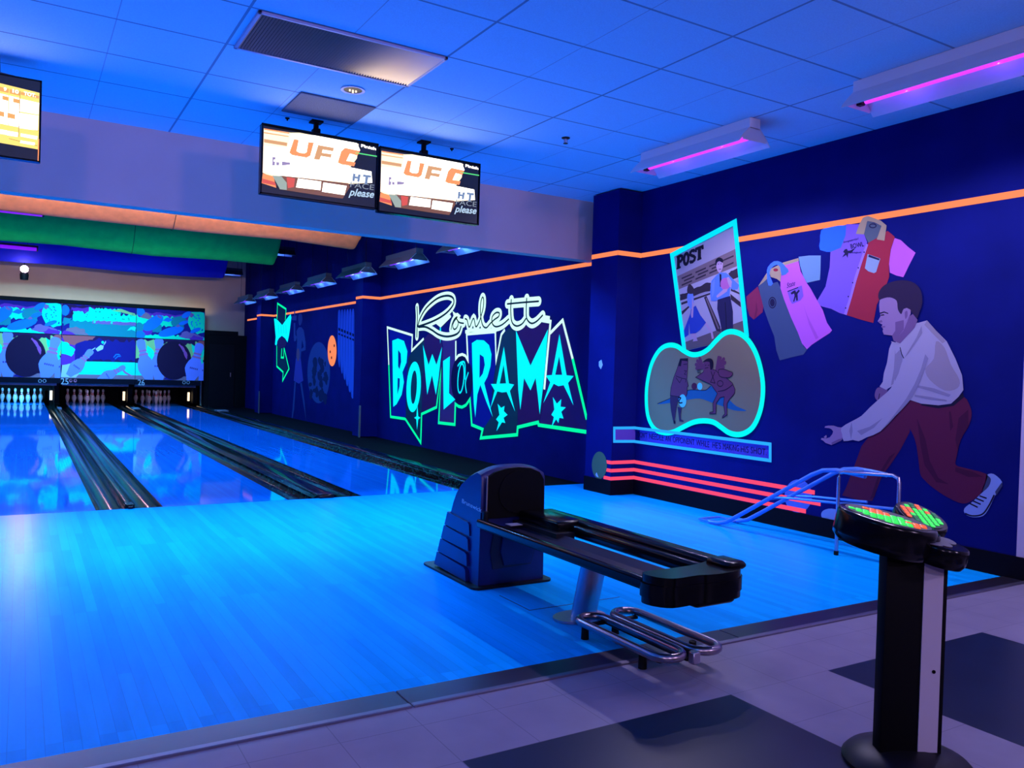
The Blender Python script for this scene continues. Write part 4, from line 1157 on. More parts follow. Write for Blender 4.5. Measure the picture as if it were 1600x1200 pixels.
# ------------------------------------------------------------------ television screens
def tv_frame(x0, x1, z0, z1, label):
    t = thing('hanging_television', label, 'television', ((x0+x1)/2, -1.25, z1), group='screens hanging from the ceiling')
    cx, cz = (x0+x1)/2, z1
    bm = bmesh.new()
    bx(bm, x0-cx, x1-cx, -.03, .03, z0-cz, 0, .004, 1)
    bx(bm, x0-cx+.12, x1-cx-.12, .03, .075, z0-cz+.08, -.08, .02, 2)
    link('casing', done(bm, True), M_PLASTIC, t)
    w = .011
    bm = bmesh.new()
    for a, b_, c_, d in ((x0-cx, x1-cx, -w, 0), (x0-cx, x1-cx, z0-cz, z0-cz+w), (x0-cx, x0-cx+w, z0-cz, 0), (x1-cx-w, x1-cx, z0-cz, 0)):
        bx(bm, a, b_, -.036, -.03, c_, d)
    link('bezel', done(bm), M_PLASTIC, t)
    bm = bmesh.new()
    bx(bm, -.03, .03, .075, .16, -.20, -.13)
    bx(bm, -.016, .016, .12, .152, -.20, ZC-z1-.012)
    bx(bm, -.045, .045, .09, .18, ZC-z1-.014, ZC-z1-.001)
    bx(bm, -.028, .028, .10, .17, .02, .075, .006, 1)
    link('ceiling_mount', done(bm), M_BLACK, t)
    return t
TVY = -1.283
W_W = glow('screen_white', (1, .93, .80), 2.6); W_CR = glow('screen_cream', (1, .74, .46), 1.6); W_OR = glow('screen_orange', (1, .30, .10), 1.05); W_TN = glow('screen_tan', (.75, .38, .17), .9)
W_RD = glow('screen_red', (.75, .10, .07), .9); W_BR = glow('screen_brown', (.24, .10, .06), .8); W_BK = glow('screen_black', (.006, .008, .018), 1); W_BLG = glow('screen_blue_grey', (.16, .24, .42), 1)
W_PL = glow('screen_pale_blue', (.45, .62, .80), 1); W_GY = glow('screen_grey', (.24, .28, .34), 1); W_GN = glow('screen_green', (.10, .75, .20), 1); W_VI = glow('screen_violet', (.30, .24, .45), 1); W_GG = glow('screen_grey_green', (.32, .40, .36), 1)
def show_screen(t, shift):
    pl = Plane(1, TVY, (400, 180, .225), shift)
    def a(nm, items): 
        o_ = art(nm, pl, items)
        o_.parent = t; o_.matrix_parent_inverse = Matrix.Translation(-t.location)
    a('screen', [(W_BK, [(48, 72), (836, 222), (822, 655), (32, 545)], 0)])
    a('picture', [(W_CR, [(54, 92), (240, 122), (300, 122), (712, 200), (700, 300), (640, 380), (800, 400), (806, 470), (640, 478), (330, 446), (110, 428), (46, 400)], 1),
        (W_W, [(54, 215), (215, 225), (245, 130), (400, 140), (700, 195), (722, 245), (650, 300), (640, 360), (800, 392), (806, 470), (640, 470), (330, 436), (120, 415), (50, 385)], 2),
        (W_OR, [(56, 92), (230, 122), (230, 130), (56, 102)], 2.2), (W_TN, [(54, 165), (216, 192), (214, 216), (54, 190)], 2.2), (W_OR, [(54, 118), (226, 146), (226, 152), (54, 126)], 2.2), (W_OR, [(46, 405), (120, 425), (140, 505), (38, 472)], 2.2), (W_RD, [(42, 440), (130, 465), (140, 490), (40, 470)], 2.5),
        (W_BR, [(165, 420), (330, 438), (640, 474), (650, 500), (600, 580), (440, 558), (160, 515)], 3), (W_GG, [(112, 420), (175, 425), (212, 470), (212, 520), (165, 515)], 3.3), (W_RD, [(210, 430), (270, 440), (262, 500), (220, 508)], 3.3),
        (W_W, [(290, 440), (452, 462), (446, 522), (276, 502)], 3.6), (W_W, [(466, 468), (628, 492), (612, 556), (456, 532)], 3.6), (W_GN, 'line', [(690, 262), (838, 287)], .009, 3)])
    a('logo_letters', [(W_OR, [(262, 168), (296, 172), (280, 250), (300, 262), (335, 266), (350, 258), (362, 188), (400, 192), (376, 282), (350, 296), (250, 278), (230, 262)], 3), (W_TN, [(430, 208), (540, 228), (534, 252), (462, 240), (456, 262), (524, 272), (518, 296), (450, 284), (440, 312), (400, 306)], 3), (W_OR, [(616, 228), (720, 250), (704, 280), (650, 268), (626, 318), (690, 330), (680, 356), (590, 342), (566, 330), (590, 252)], 3)])
    a('caption_letters', [(W_VI, [(112, 290), (135, 292), (134, 308), (122, 310), (121, 322), (132, 324), (130, 350), (110, 350)], 3), (W_VI, [(140, 325), (160, 328), (158, 350), (140, 348)], 3), (W_VI, [(178, 322), (236, 330), (234, 345), (178, 350)], 3),
        (W_BLG, [(672, 405), (690, 408), (688, 425), (704, 428), (708, 410), (726, 413), (716, 465), (700, 462), (702, 442), (686, 440), (682, 460), (666, 458)], 3), (W_BLG, [(742, 412), (800, 420), (796, 436), (778, 434), (770, 482), (752, 480), (758, 430), (740, 428)], 3)])
    for nm, body, bl, br, tl, m_, bd, sh in (('caption_letters', 'FACE', (652, 500), (816, 522), (656, 462), W_GY, 0, 0), ('caption_letters', 'please', (640, 574), (814, 592), (648, 506), W_PL, .02, .25), ('caption_letters', 'Finish', (728, 222), (834, 246), (722, 200), W_W, .03, .2)):
        o_ = text_on(nm, body, pl, bl, br, tl, m_, None, 3, bd, sh)
        o_.parent = t; o_.matrix_parent_inverse = Matrix.Translation(-t.location)
t1 = tv_frame(-.10, .822, 2.515, 3.038, 'left of the paired hanging televisions, beside the grey ceiling panel')
show_screen(t1, (0, 0, 0))
t2 = tv_frame(.832, 1.754, 2.497, 3.024, 'right of the paired hanging televisions, nearer the navy wall')
show_screen(t2, (.932, 0, -.012))
t3 = tv_frame(-2.44, -1.515, 2.52, 3.05, 'hanging score television at the left edge of the photo showing yellow cells')
pl3 = Plane(1, TVY, (0, 100, .1416))
Y_BG = glow('score_yellow', (1, .72, .16), 1.1); Y_OR = glow('score_orange', (.85, .40, .10), 1.0); Y_LN = glow('score_line', (.45, .22, .06), .8)
def a3(nm, items):
    o_ = art(nm, pl3, items); o_.parent = t3; o_.matrix_parent_inverse = Matrix.Translation(-t3.location)
a3('screen', [(W_BK, [(-2550, -560), (455, 205), (440, 1085), (-2550, 580)], 0)])
cells = [(Y_BG, [(-2500, -400), (436, 320), (425, 945), (-2500, 430)], 1)]
for j in range(-8, 1):
    xo = j*120
    cells += [(W_W, [(100+xo, 350+xo*.245), (212+xo, 377+xo*.245), (208+xo, 700+xo*.2), (96+xo, 678+xo*.2)], 2)]
    cells += [(Y_OR, [(108+xo, 280+xo*.245), (218+xo, 306+xo*.245), (216+xo, 352+xo*.245), (106+xo, 326+xo*.245)], 2.2), (Y_OR, [(148+xo, 380+xo*.245), (214+xo, 396+xo*.245), (213+xo, 440+xo*.245), (146+xo, 424+xo*.245)], 3)]
    cells += [(Y_OR, [(84+xo, 540+xo*.22), (168+xo, 560+xo*.22), (166+xo, 612+xo*.22), (82+xo, 594+xo*.22)], 3), (W_W, [(80+xo, 738+xo*.19), (200+xo, 758+xo*.19), (196+xo, 806+xo*.19), (78+xo, 788+xo*.19)], 2.2)]
cells += [(W_W, [(224, 385), (432, 432), (424, 560), (216, 525)], 2), (W_W, [(216, 540), (424, 572), (416, 738), (212, 708)], 2), (Y_OR, [(230, 308), (430, 355), (428, 385), (228, 340)], 2.2), (W_W, [(228, 768), (412, 798), (408, 836), (300, 815), (226, 800)], 2.4),
          (W_W, [(225, 845), (385, 870), (382, 900), (222, 872)], 2.4), (Y_LN, 'line', [(-2500, 30), (226, 700), (424, 738)], .003, 3.4), (Y_LN, 'line', [(222, 300), (205, 805)], .003, 3.4), (Y_LN, 'line', [(100, 825), (412, 905)], .003, 3.4), (W_OR, 'line', [(428, 830), (420, 1070)], .006, 3.4)]
a3('score_grid', cells)
for body, bl, br, tl in (('TOT.', (262, 345), (395, 372), (264, 305)), ('10', (138, 318), (205, 334), (140, 278)), ('9', (40, 296), (72, 304), (42, 258))):
    o_ = text_on('lettering', body, pl3, bl, br, tl, W_W, None, 4, .03)
    o_.parent = t3; o_.matrix_parent_inverse = Matrix.Translation(-t3.location)

# ------------------------------------------------------------------ ceiling fittings
t = thing('air_grille', 'long silvery louvred ceiling grille above the televisions', 'ceiling vent', (.05, -2.605, ZC))
bm = bmesh.new()
for a, b_, c_, d in ((-.575, .575, -.305, -.285), (-.575, .575, .285, .305), (-.575, -.555, -.305, .305), (.555, .575, -.305, .305)):
    bx(bm, a, b_, c_, d, -.016, -.001, .002, 1)
link('frame', done(bm), mat('grille_frame', (.45, .45, .6), .4, .3), t)
bm = bmesh.new()
for i in range(62):
    x = -.55+i*1.1/61
    q = bmesh.ops.create_cube(bm, size=1)['verts']
    bmesh.ops.transform(bm, matrix=Matrix.Translation((x, 0, -.009)) @ Matrix.Rotation(.75, 4, 'Y') @ Matrix.Diagonal((.013, .57, .0016, 1)), verts=q)
o = link('slats', done(bm), mat('grille_aluminium', (.72, .58, .50), .28, 1), t)
box('backing', -.555, .555, -.285, .285, -.0035, -.001, mat('grille_dark', (.02, .018, .04), .7), t)
o = box('ceiling_speaker_panel', .055, .615, -1.74, -1.235, ZC-.012, ZC-.001, speckle(mat('grey_mesh_panel', (.17, .16, .20), .7), 160, .4), None, .003, 1)
tag(o, 'grey square ceiling panel between the downlight and the televisions', 'ceiling panel')
t = thing('downlight', 'round recessed ceiling downlight next to the silvery grille', 'light', (.344, -1.995, ZC))
lathe('trim_ring', [(.062, -.001), (.085, -.001), (.083, -.008), (.064, -.006)], mat('downlight_ring', (.6, .6, .75), .3), t, 28)
lathe('reflector_cup', [(.064, -.004), (.055, -.0035), (.03, -.0028), (0, -.0026)], mat('downlight_cup', (.015, .012, .02), .4), t, 28)
bm = bmesh.new()
for x in (-.022, 0, .022):
    tube_mesh(bm, [(x, 0, -.004), (x, 0, -.016-.008*(x == 0))], .0065, n=8)
link('bulb', done(bm, True), glow('bulb_warm', (1, .72, .5), 1.5), t)
t = thing('fire_sprinkler', 'small dark fire sprinkler head on the blue-lit ceiling', 'sprinkler', (2.187, -1.934, ZC))
lathe('escutcheon', [(0, -.001), (.035, -.001), (.033, -.007), (.012, -.010), (0, -.010)], M_SATIN, t, 18)
bm = bmesh.new(); tube_mesh(bm, [(0, 0, -.008), (0, 0, -.045)], .008, n=8); tube_mesh(bm, [(-.012, 0, -.012), (-.018, 0, -.03), (0, 0, -.046)], .003, n=6); tube_mesh(bm, [(.012, 0, -.012), (.018, 0, -.03), (0, 0, -.046)], .003, n=6)
link('nozzle', done(bm, True), M_STEEL, t)
lathe('deflector', [(0, -.044), (.020, -.046), (.020, -.049), (0, -.049)], M_SATIN, t, 14)
for i, (px, py, lb) in enumerate(((449, 184, 'tiny dark ceiling hook left of the grey ceiling panel'), (706, 232, 'tiny dark ceiling hook behind the right television'))):
    p = at(px, py, 2, ZC)
    o = lathe('ceiling_hook', [(0, -.001), (.018, -.001), (.016, -.008), (.006, -.012), (.006, -.022), (0, -.022)], M_BLACK, None, 12)
    o.location = (p.x, p.y, ZC); tag(o, lb, 'hook', 'ceiling hooks')

# ------------------------------------------------------------------ black light fixtures
def fixture(label, loc, rz, length, group, tube_m, wires=0, body=None):
    """trough hangs below its origin (top centre); runs along local y from 0 to length"""
    t = thing('black_light_fixture', label, 'light fixture', loc, rz, group)
    bm = bmesh.new(); bx(bm, -.055, .055, 0, length, -.075, 0, .003, 1)
    link('channel', done(bm), body or M_WHITE, t)
    h0, h1, w = -.075, -.19, .16
    bm = bmesh.new()
    for s in (-1, 1):
        prism(bm, [(s*.05, 0, h0+.003), (s*.05, 0, h0-.003), (s*(w-.035), 0, h1+.035), (s*w, 0, h1), (s*(w+.003), 0, h1+.002), (s*(w-.030), 0, h1+.041)], (0, length, 0))
    bx(bm, -.05, .05, 0, length, h0-.004, h0)
    link('reflector', done(bm), M_WHITE, t)
    bm = bmesh.new()
    for s in (-1, 1):
        prism(bm, [(s*.052, 0, h0+.0036), (s*(w-.030), 0, h1+.0425), (s*(w+.0045), 0, h1+.003), (s*(w+.0065), 0, h1+.004), (s*(w-.028), 0, h1+.0455), (s*.053, 0, h0+.007)], (0, length, 0))
        link('shade', done(bm), body or M_WHITE, t) if s == 1 else link('shade', done(bm), body or M_WHITE, t)
        bm = bmesh.new()
    bm.free()
    for y in (.0, length-.004):
        bm = bmesh.new(); prism(bm, [(-.05, y, h0), (.05, y, h0), (w-.035, y, h1+.037), (w-.04, y, h1+.02), (-w+.04, y, h1+.02), (-w+.035, y, h1+.037)], (0, .004, 0))
        link('end_plate', done(bm), body or M_WHITE, t)
    tube('tube', [(0, .06, -.125), (0, length-.06, -.125)], .024, tube_m, t, n=12)
    for y in (.03, length-.03):
        box('lamp_holder', -.02, .02, y-.012, y+.028, -.15, h0, M_SATIN, t, .003, 1)
    if wires:
        for y in (.12, length-.12):
            tube('hanger_wire', [(0, y, 0), (0, y, wires)], .004, M_BLACK, t, n=6)
    return t
fixture('nearer black light trough on the approach ceiling, cut off at the right edge', (3.0, -5.29, ZC-.001), 0, 1.22, 'black lights on the approach ceiling', M_TUBE)
fixture('farther black light trough on the approach ceiling, whole and near the pillar', (3.02, -3.19, ZC-.001), 0, 1.24, 'black lights on the approach ceiling', M_TUBE)
ORD = ['nearest', 'second', 'third', 'fourth', 'fifth', 'sixth', 'farthest']
M_DARKW = mat('hanging_fixture_enamel', (.035, .05, .075), .5)
for k in range(7):
    fixture('%s of the seven hanging black lights along the navy wall' % ORD[k], (3.28, 1.27+2.03*k, 2.985), 0, 1.15, 'hanging black lights along the wall', M_TUBEV, 1.41, M_DARKW)
for k, (px, py, y, lb, ln) in enumerate(((70, 333, 7.5, 'black light tube fixture hanging across under the orange ceiling wave', 1.25), (60, 388, 12.5, 'black light tube fixture hanging across under the green ceiling wave', 1.25),
                                     (468, 400, 10.9, 'black light fixture sticking out beside the right end of the green ceiling wave', 1.2), (378, 430, 15.6, 'black light fixture sticking out beside the right end of the blue ceiling wave', 1.2))):
    p = at(px, py, 1, y)
    if k < 2:
        t = thing('black_light_fixture', lb, 'light fixture', (p.x, y, p.z), 0, 'black lights hanging across the lanes')
        box('channel', -ln, 0, -.02, .06, .0, .055, M_DARKW, t, .004, 1)
        tube('tube', [(-ln+.03, -.02, -.03), (-.03, -.02, -.03)], .036, glow('violet_bare_tube', (.20, .006, .92), 1.0), t, n=12)
        for x in (-ln+.02, -.02):
            box('lamp_holder', x-.015, x+.015, -.05, .03, -.07, .0, M_DARKW, t, .003, 1)
        for x in (-ln+.2, -.2):
            tube('hanger_wire', [(x, .02, .05), (x, .02, 4.399-p.z)], .004, M_BLACK, t, n=6)
        continue
    pt = bpy.data.lights.new('trough_light', 'POINT'); pt.energy = 2.0; pt.color = (.06, .24, 1.0); pt.shadow_soft_size = 0
    o_ = bpy.data.objects.new('trough_light', pt); C.objects.link(o_); o_.location = (min(p.x, 3.62)-.3, y, p.z+.17-.16)
    fixture(lb, (min(p.x, 3.62), y, p.z+.17), PI/2, ln, 'black lights hanging across the lanes', M_TUBEV, 4.39-p.z-.16, M_DARKW)

# ------------------------------------------------------------------ ceiling waves
def wave(name, label, xe, y, zb_, m, seams=(), h=1.0):
    bm = bmesh.new()
    prof = [(-.75, h), (-.62, h*.72), (-.42, h*.42), (-.20, h*.18), (0, .04), (.12, 0), (.25, .02), (.36, .10)]
    prof = smooth_line(prof, False, 4)
    xs = [-6.9, -4.5, -2.9, -1.0, .6, 1.9, xe-.06, xe-.015, xe]
    grid = []
    for x in xs:
        k = 1 if x < xe-.05 else (.97 if x < xe-.005 else .90)
        wv = .025*math.sin(x*1.7+y)
        grid.append([bm.verts.new((x, y+dy_+(1-k)*.3, zb_+wv+(dz if dz > .12 else dz+(1-k)*.25))) for dy_, dz in prof])
    for A, B in zip(grid, grid[1:]):
        for j in range(len(A)-1):
            bm.faces.new((A[j], B[j], B[j+1], A[j+1]))
    bmesh.ops.recalc_face_normals(bm, faces=bm.faces)
    bmesh.ops.solidify(bm, geom=bm.faces[:], thickness=.025)
    o = link(name, done(bm, True, 60), m)
    for sx in seams:
        bm = bmesh.new()
        row = [[bm.verts.new((sx+dx_, y+dy_-.002, zb_+.025*math.sin(sx*1.7+y)+dz-.004)) for dy_, dz in prof] for dx_ in (-.004, .004)]
        for j in range(len(prof)-1):
            bm.faces.new((row[0][j], row[0][j+1], row[1][j+1], row[1][j]))
        link('seam', done(bm), mat('seam_thread', (.02, .015, .015), .8), o)
    return tag(o, label, 'ceiling panel', 'coloured ceiling waves')
wave('ceiling_wave', 'textured orange ceiling wave nearest the header wall', 3.0, 5.1, 3.17, speckle(mat('orange_wave_fabric', (.82, .27, .085), .9), 9, .12, .35), (at(270, 350, 1, 5.2).x,))
wave('ceiling_wave', 'green curved ceiling wave between the orange and the blue one', 3.0, 10.1, 3.37, speckle(mat('green_wave_fabric', (.0, .85, .09), .9), 6, .08), (at(206, 380, 1, 10.2).x,))
wave('ceiling_wave', 'deep blue curved ceiling wave nearest the painted panels', 3.0, 15.2, 3.50, speckle(mat('blue_wave_fabric', (.0, .008, .55), .9), 6, .05))

# spotlight hanging in front of the masking units
p = at(38, 424, 1, 15.28)
p_spot = p.copy()
t = thing('hanging_spotlight', 'small bright pinkish spotlight hanging under the blue wave at the left', 'spotlight', (p.x, 15.28, p.z))
lathe('body', [(0, -.20), (.085, -.20), (.095, -.08), (.07, .0), (0, .0)], M_BLACK, t, 18)
bm = bmesh.new(); bmesh.ops.create_uvsphere(bm, u_segments=16, v_segments=10, radius=.085)
bmesh.ops.transform(bm, matrix=Matrix.Translation((0, -.06, .05)), verts=bm.verts)
link('lamp', done(bm, True), M_LAMP, t)
tube('stem', [(0, .06, -.03), (0, .06, 4.398-p.z)], .012, M_BLACK, t, n=8)

# ------------------------------------------------------------------ ball return
BX = .885
br = thing('ball_return', 'blue and black ball return with long open tray standing on the approach', 'ball return', (BX, -3.4, 0))
oy = 3.4
bm = bmesh.new()
rl = []
for (cx_, cy_) in ((.225, -.02), (.225, .60), (-.225, .60), (-.225, -.02)):
    a0 = {(1, -1): -90, (1, 1): 0, (-1, 1): 90, (-1, -1): 180}[(1 if cx_ > 0 else -1, 1 if cy_ > .2 else -1)]
    for k in range(5):
        an = math.radians(a0+k*22.5)
        rl.append((cx_+.045*math.cos(an), cy_+.045*math.sin(an), .001))
prism(bm, rl, (0, 0, .012))
link('base_plate', done(bm), M_SATIN, br)
prof = [(-.02, .013), (-.02, .30), (-.015, .66), (.0, .69), (.04, .70), (.14, .662), (.24, .59), (.30, .52), (.335, .45), (.365, .38), (.41, .24), (.46, .10), (.475, .04), (.48, .013)]
bm = bmesh.new()
cols = []
for i in range(13):
    x = -.215+.43*i/12
    e_ = abs(x)/.215
    cols.append([bm.verts.new((x*(1+.035*(1-min(z/.7, 1))), y-(.012*e_**8 if y > .1 else 0), z-(.045*e_**3*max(0, (z-.42)/.28)))) for y, z in prof])
for A, B in zip(cols, cols[1:]):
    for j in range(len(A)-1):
        bm.faces.new((A[j], B[j], B[j+1], A[j+1]))
    bm.faces.new((A[0], A[-1], B[-1], B[0]))
bm.faces.new(cols[0]); bm.faces.new(cols[-1][::-1])
link('hood', done(bm, True, 35), M_HOOD, br)
for s in (-1, 1):
    for k in range(4):
        z1, z0 = .375-.088*k, .375-.088*(k+1)+.004
        yb0, yb1 = .375+.032*k, .408+.032*k
        th = .010+.0035*k
        bm = bmesh.new()
        xx = s*(.218+.002*k)
        prism(bm, [(xx, .09, z0-.012), (xx, yb1+.01, z0), (xx, yb0+.008, z1), (xx, .12, z1-.02), (xx, .10, z1-.03)], (s*th, 0, 0))
        link('side_louvre', done(bm), M_HOOD, br)
bm = bmesh.new()
for k in range(4):
    z1, z0 = .375-.088*k, .375-.088*(k+1)+.004
    prism(bm, [(-.222, .36+.032*k, z1), (-.222, .388+.032*k, z1), (-.222, .424+.032*k, z0), (-.222, .36+.032*k, z0)], (.444, 0, 0))
link('rear_louvres', done(bm), M_HOOD, br)
arch = [(-.185, .40), (-.19, .55), (-.185, .635), (-.14, .665), (-.06, .683), (.02, .688), (.10, .68), (.165, .655), (.195, .61), (.20, .50), (.20, .40)]
bm = bmesh.new(); prism(bm, [(x, -.022, z) for x, z in arch], (0, -.016, 0))
link('front_panel', done(bm), M_BLACK, br)
bm = bmesh.new(); prism(bm, [(x*.115*1.15+.02, -.0385, .545+z*.125) for x, z in [(math.cos(2*PI*i/28), math.sin(2*PI*i/28)) for i in range(28)]], (0, -.004, 0))
link('ball_opening', done(bm), M_BLACK, br)
bm = bmesh.new(); bx(bm, -.195, -.188, -.042, -.036, .41, .645)
link('edge_strip', done(bm), M_GREYM, br)
bm = bmesh.new()
prism(bm, [(-.13, -.021, .10), (-.15, -.021, .20), (-.13, -.021, .32), (.14, -.021, .32), (.16, -.021, .22), (.13, -.021, .11)], (0, -.004, 0))
link('lower_recess', done(bm), mat('recess_dark', (.004, .006, .04), .5), br)
bm = bmesh.new()
prism(bm, [(-.06, -.025, .12), (-.085, -.025, .2), (-.07, -.025, .30), (.13, -.025, .30), (.15, -.025, .22), (.12, -.025, .12)], (0, -.012, 0))
link('lower_cover', done(bm), M_HOOD, br)
PH = Plane(0, .6675, (680, 710, .18332))
o = text_on('maker_lettering', 'Brunswick', PH, (230, 412), (398, 498), (230, 375), mat('silver_lettering', (.5, .5, .62), .4), None, 0, .01, .1)
o.parent = br; o.matrix_parent_inverse = Matrix.Translation(-br.location)
# the tray
tz = .395
bm = bmesh.new()
bx(bm, -.265, -.225, -1.51, -.05, tz-.035, tz+.012, .012, 3)
bx(bm, -.232, -.21, -1.51, -.05, tz-.05, tz-.01, .004, 1)
link('left_rail', done(bm, True), M_PLASTIC, br)
bm = bmesh.new()
bx(bm, .10, .155, -1.49, -.40, tz-.04, tz+.022, .018, 3)
bx(bm, .15, .255, -1.49, -.05, tz-.045, tz+.045, .025, 4)
bx(bm, .02, .20, -.45, -.04, tz-.04, tz+.045, .02, 3)
link('right_rail', done(bm, True), M_PLASTIC, br)
bm = bmesh.new()
prism(bm, [(-.225, -1.40, tz-.005), (-.10, -1.40, tz-.045), (-.035, -1.40, tz-.04), (.03, -1.40, tz-.02), (.03, -1.40, tz-.03), (-.03, -1.40, tz-.055), (-.10, -1.40, tz-.06), (-.225, -1.40, tz-.02)], (0, 1.36, 0))
bmesh.ops.transform(bm, matrix=Matrix.Translation((0, -.04, 0)) @ Matrix.Diagonal((1, 1.065, 1, 1)) @ Matrix.Translation((0, .04, 0)), verts=bm.verts)
link('trough', done(bm), mat('tray_sheet', (.012, .011, .03), .4, .1, spec=.2), br)
box('cross_plate', -.02, .10, -.50, -.05, tz-.05, tz-.01, M_SATIN, br)
bm = bmesh.new(); bx(bm, -.10, -.01, -.16, -.10, tz-.022, tz-.018)
link('instruction_sticker', done(bm), paint('sticker_grey', (.3, .3, .4)), br)
endp = smooth_line([(-.275, -1.49), (-.278, -1.56), (-.22, -1.625), (-.08, -1.625), (-.02, -1.64), (.06, -1.645), (.17, -1.625), (.232, -1.56), (.245, -1.48), (.20, -1.43), (.05, -1.47), (-.10, -1.48), (-.2, -1.475)], True, 4)
bm = bmesh.new()
for z0, z1, k in ((tz-.085, tz-.055, .97), (tz-.055, tz+.0, 1.0), (tz+.0, tz+.035, .965)):
    prism(bm, [(x*k, -1.54+(y+1.54)*k, z0) for x, y in endp], (0, 0, z1-z0))
bx(bm, -.07, .16, -1.61, -1.47, tz-.112, tz-.08, .02, 3)
bx(bm, .12, .24, -1.60, -1.45, tz+.02, tz+.06, .025, 3)
link('end_bumper', done(bm, True, 35), M_PLASTIC, br)
bm = bmesh.new()
ring0, ring1 = [], []
for i in range(20):
    an = 2*PI*i/20
    ring0.append(bm.verts.new((-.02+.072*math.cos(an), -.76+.05*math.sin(an), .012)))
    ring1.append(bm.verts.new((-.02+.072*math.cos(an), -.85+.05*math.sin(an), tz-.055)))
for i in range(20):
    bm.faces.new((ring0[i], ring0[(i+1) % 20], ring1[(i+1) % 20], ring1[i]))
bm.faces.new(ring0[::-1]); bm.faces.new(ring1)
link('support_post', done(bm, True), M_STEEL, br)
bm = bmesh.new(); prism(bm, [(-.02+.15*math.cos(2*PI*i/28), -.73+.10*math.sin(2*PI*i/28), .001) for i in range(28)], (0, 0, .012))
link('post_flange', done(bm), M_STEEL, br)
o = tube('hinge_pin', [(-.205, -.055, tz-.04), (-.205, -.055, tz+.05)], .018, M_SATIN, br)

# chrome loops at its foot
rk = thing('chrome_foot_rack', 'low chromed rack of two long tube loops on the floor under the tray', 'rack', (.835, -4.66, 0))
def stadium(x0, x1, y0, y1, z):
    r = (x1-x0)/2; cx_ = (x0+x1)/2
    pts = [(cx_+r*math.cos(PI*k/10), y1-r+r*math.sin(PI*k/10), z) for k in range(11)]
    pts += [(cx_+r*math.cos(PI+PI*k/10), y0+r+r*math.sin(PI+PI*k/10), z) for k in range(11)]
    return pts
tube('tube_loop', stadium(-.175, -.03, -.33, .30, .088), .019, M_CHROME, rk, True, 12)
tube('tube_loop', stadium(.03, .175, -.33, .30, .088), .019, M_CHROME, rk, True, 12)
box('centre_bar', -.028, .028, -.31, .32, .055, .075, M_SATIN, rk, .004, 1)
for y in (-.28, .24):
    box('cross_bar', -.16, .16, y-.012, y+.012, .062, .074, M_SATIN, rk)
box('link_plate', -.02, .02, -.345, -.31, .05, .10, M_STEEL, rk, .004, 1)
for x, y in ((-.14, .25), (.04, .25), (-.145, -.17), (.14, -.17)):
    lathe('rubber_foot', [(0, 0.0005), (.019, .0005), (.016, .075), (0, .075)], M_RUBBER, rk, 14, (x, y, 0))

# hatch in the approach
tag(link('floor_hatch', (lambda b2: (bx(b2, .70, 1.30, -3.914, -3.908, -.01, .0015), bx(b2, .70, .706, -3.908, -3.60, -.01, .0012), done(b2))[-1])(bmesh.new()), mat('hatch_seam', (.01, .02, .12), .6)),
    'thin dark hatch seam in the approach behind the steel post', 'floor hatch')

# ------------------------------------------------------------------ metal ball ramp by the wall
rp = thing('ball_ramp', 'blue metal tube bowling ramp standing beside the painted wall', 'ball ramp', (3.6, -3.3, 0))
def rel(p): return (p[0]-3.6, p[1]+3.3, p[2])
for x in (3.46, 3.70):
    pts = [(x, -2.42, .02), (x, -2.52, .022), (x, -2.62, .05), (x, -2.75, .125), (x, -3.45, .545), (x, -3.55, .59), (x, -3.66, .605), (x, -3.78, .60), (x, -3.90, .59)]
    tube('ramp_rail', [rel(p) for p in pts], .017, M_RAMP, rp, n=10)
for x in (3.46, 3.70):
    pts = [(x, -3.08, .325), (x, -3.14, .33), (x, -3.3, .345), (x, -4.15 if x < 3.5 else -3.75, .40 if x < 3.5 else .374)]
    tube('ball_rail', [rel(p) for p in pts], .010, M_RAMP, rp, n=8)
bm = bmesh.new()
for y, z in ((-2.5, .02), (-3.08, .31), (-3.72, .60)):
    tube_mesh(bm, [rel((3.46, y, z)), rel((3.70, y, z))], .009, n=8)
link('cross_tubes', done(bm, True), M_RAMP, rp)
pts = [(3.44, -3.70, .012), (3.44, -3.70, .56), (3.44, -3.71, .59), (3.44, -3.74, .60), (3.44, -4.12, .625), (3.44, -4.16, .61), (3.44, -4.17, .58), (3.44, -4.17, .012)]
tube('leg_frame', [rel(p) for p in pts], .013, mat('ramp_chrome', (.45, .45, .65), .22, .9), rp, n=10)
for x in (3.44,):
    for y in (-3.70, -4.17):
        lathe('rubber_tip', [(0, .0005), (.017, .0005), (.017, .03), (0, .03)], M_RUBBER, rp, 10, rel((x, y, 0)))
bm = bmesh.new(); tube_mesh(bm, [rel((3.46, -2.44, .02)), rel((3.46, -2.30, .02)), rel((3.70, -2.30, .02)), rel((3.70, -2.44, .02))], .010, n=8)
link('nose_bar', done(bm, True), M_RAMP, rp)

# ------------------------------------------------------------------ score keypad stand
KC = Vector((.905, -5.9, 0))
kz = math.atan2(-rt.y, rt.x)
ks = thing('score_console_stand', 'black score keypad stand with glowing green and orange buttons in the foreground', 'score console', KC, -kz)
